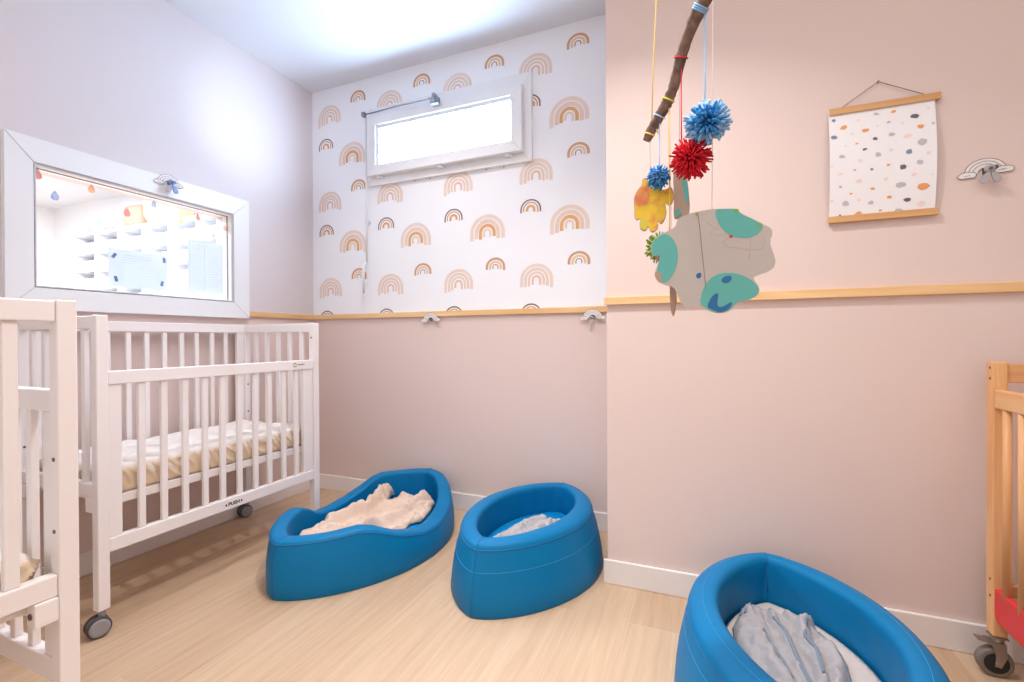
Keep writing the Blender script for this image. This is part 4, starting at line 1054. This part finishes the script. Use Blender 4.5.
def flat_book(label, x, y, z, w_, d, h, m, rz):
    r = thing('book', label, 'book', (x, y, z), rz); hw, hd_ = w_/2, d/2
    b = nb(); box(b, -hw, hw, -hd_, hd_, 0, 0.002); box(b, -hw, hw, -hd_, hd_, h-0.002, h); box(b, -hw, -hw+0.003, -hd_, hd_, 0.0021, h-0.0021); link('cover', b, m, r)
    b = bx(-hw+0.0032, hw-0.004, -hd_+0.004, hd_-0.004, 0.0022, h-0.0022); link('pages', b, M['sheetw'], r)
flat_book('peach covered book lying on the cubby shelf under the blue one', -5.29, SY+0.14, SZ+0.0245, 0.40, 0.24, 0.018, M['peachbook'], 0.05)
flat_book('blue covered book lying on top of the peach book on the cubby shelf', -5.27, SY+0.14, SZ+0.0430, 0.42, 0.25, 0.016, M['bluebook'], 0.02)
b = slab(-0.13, 0.13, -0.07, 0.07, 0, 0.22, 0.06, 0.03)
o = link('cushion', b, M['peachcloth'], None); o.location = (-4.90, SY+0.11, SZ+0.0242); o.rotation_euler = (0, 0, 0.05); tag(o, 'peach cushion standing on the cubby shelf beside the cream bag', 'cushion')
b = slab(-0.26, 0.26, -0.11, 0.11, 0, 0.29, 0.105, 0.03, lambda q, n: n*0.012*noise.noise(q*9))
o = link('cloth_bag', b, M['creamcloth'], None); o.location = (-4.50, SY+0.14, SZ+0.036); tag(o, 'plump cream cloth bag on top of the cubby shelf', 'bag')

# ------------------------------------------------------------------ light
def area(name, loc, target, size, power, col, shape='SQUARE', size_y=None):
    l = bpy.data.lights.new(name, 'AREA'); l.energy = power; l.color = col; l.shape = shape; l.size = size
    if size_y: l.size_y = size_y
    o = bpy.data.objects.new(name, l); C.objects.link(o); o.location = loc
    o.rotation_euler = (Vector(target)-Vector(loc)).to_track_quat('-Z', 'Y').to_euler()
    return o
lp = area('ceiling_lamp', (-0.28, 0.95, ZC-0.01), (-0.28, 0.95, 0), 0.09, 13, (1.0, 0.965, 0.945), 'DISK'); lp.data.spread = math.radians(118)
lp = area('alcove_fill', (-1.25, 1.55, ZC-0.01), (-1.25, 1.55, 0), 0.16, 5.5, (1.0, 0.95, 0.92), 'DISK'); lp.data.spread = math.radians(116)  # added unseen fill, lifts the lower back wall and alcove
area('overhead_fill', (0.05, -0.25, ZC-0.012), (0.05, -0.25, 0), 2.6, 27, (1.0, 0.985, 0.98))  # broad soft fill added overhead to even out the room
area('next_room_panel', (-4.3, 1.2, ZC-0.01), (-4.3, 1.2, 0), 1.6, 280, (0.90, 0.95, 1.0))
fl = bpy.data.lights.new('wall_fill_spot', 'SPOT'); fl.energy = 15; fl.color = (0.74, 0.84, 1.0); fl.spot_size = math.radians(58); fl.spot_blend = 1.0; fl.shadow_soft_size = 0.06  # unseen spot added to brighten the upper left wall
fo = bpy.data.objects.new('wall_fill_spot', fl); C.objects.link(fo); fo.location = (-1.42, 1.52, 1.80)
fo.rotation_euler = (Vector((XL, 1.82, 2.10))-fo.location).to_track_quat('-Z', 'Y').to_euler()
w = bpy.data.worlds.new('World'); scene.world = w; w.use_nodes = True
bg = w.node_tree.nodes['Background']; bg.inputs['Color'].default_value = (1.0, 0.965, 0.945, 1); bg.inputs['Strength'].default_value = 0.88

# ------------------------------------------------------------------ camera
cam = bpy.data.cameras.new('camera'); cam.sensor_fit = 'HORIZONTAL'; cam.sensor_width = 36.0; cam.lens = 36.0*F_PX/1024.0; cam.clip_start = 0.02
co = bpy.data.objects.new('camera', cam); C.objects.link(co)
co.matrix_world = Matrix(((RT.x, UP.x, -FW.x, EYE.x), (RT.y, UP.y, -FW.y, EYE.y), (RT.z, UP.z, -FW.z, EYE.z), (0, 0, 0, 1)))
scene.camera = co
vs = scene.view_settings; vs.view_transform = 'Standard'; vs.look = 'None'; vs.gamma = 1.0; vs.use_curve_mapping = False; vs.exposure = 0.0
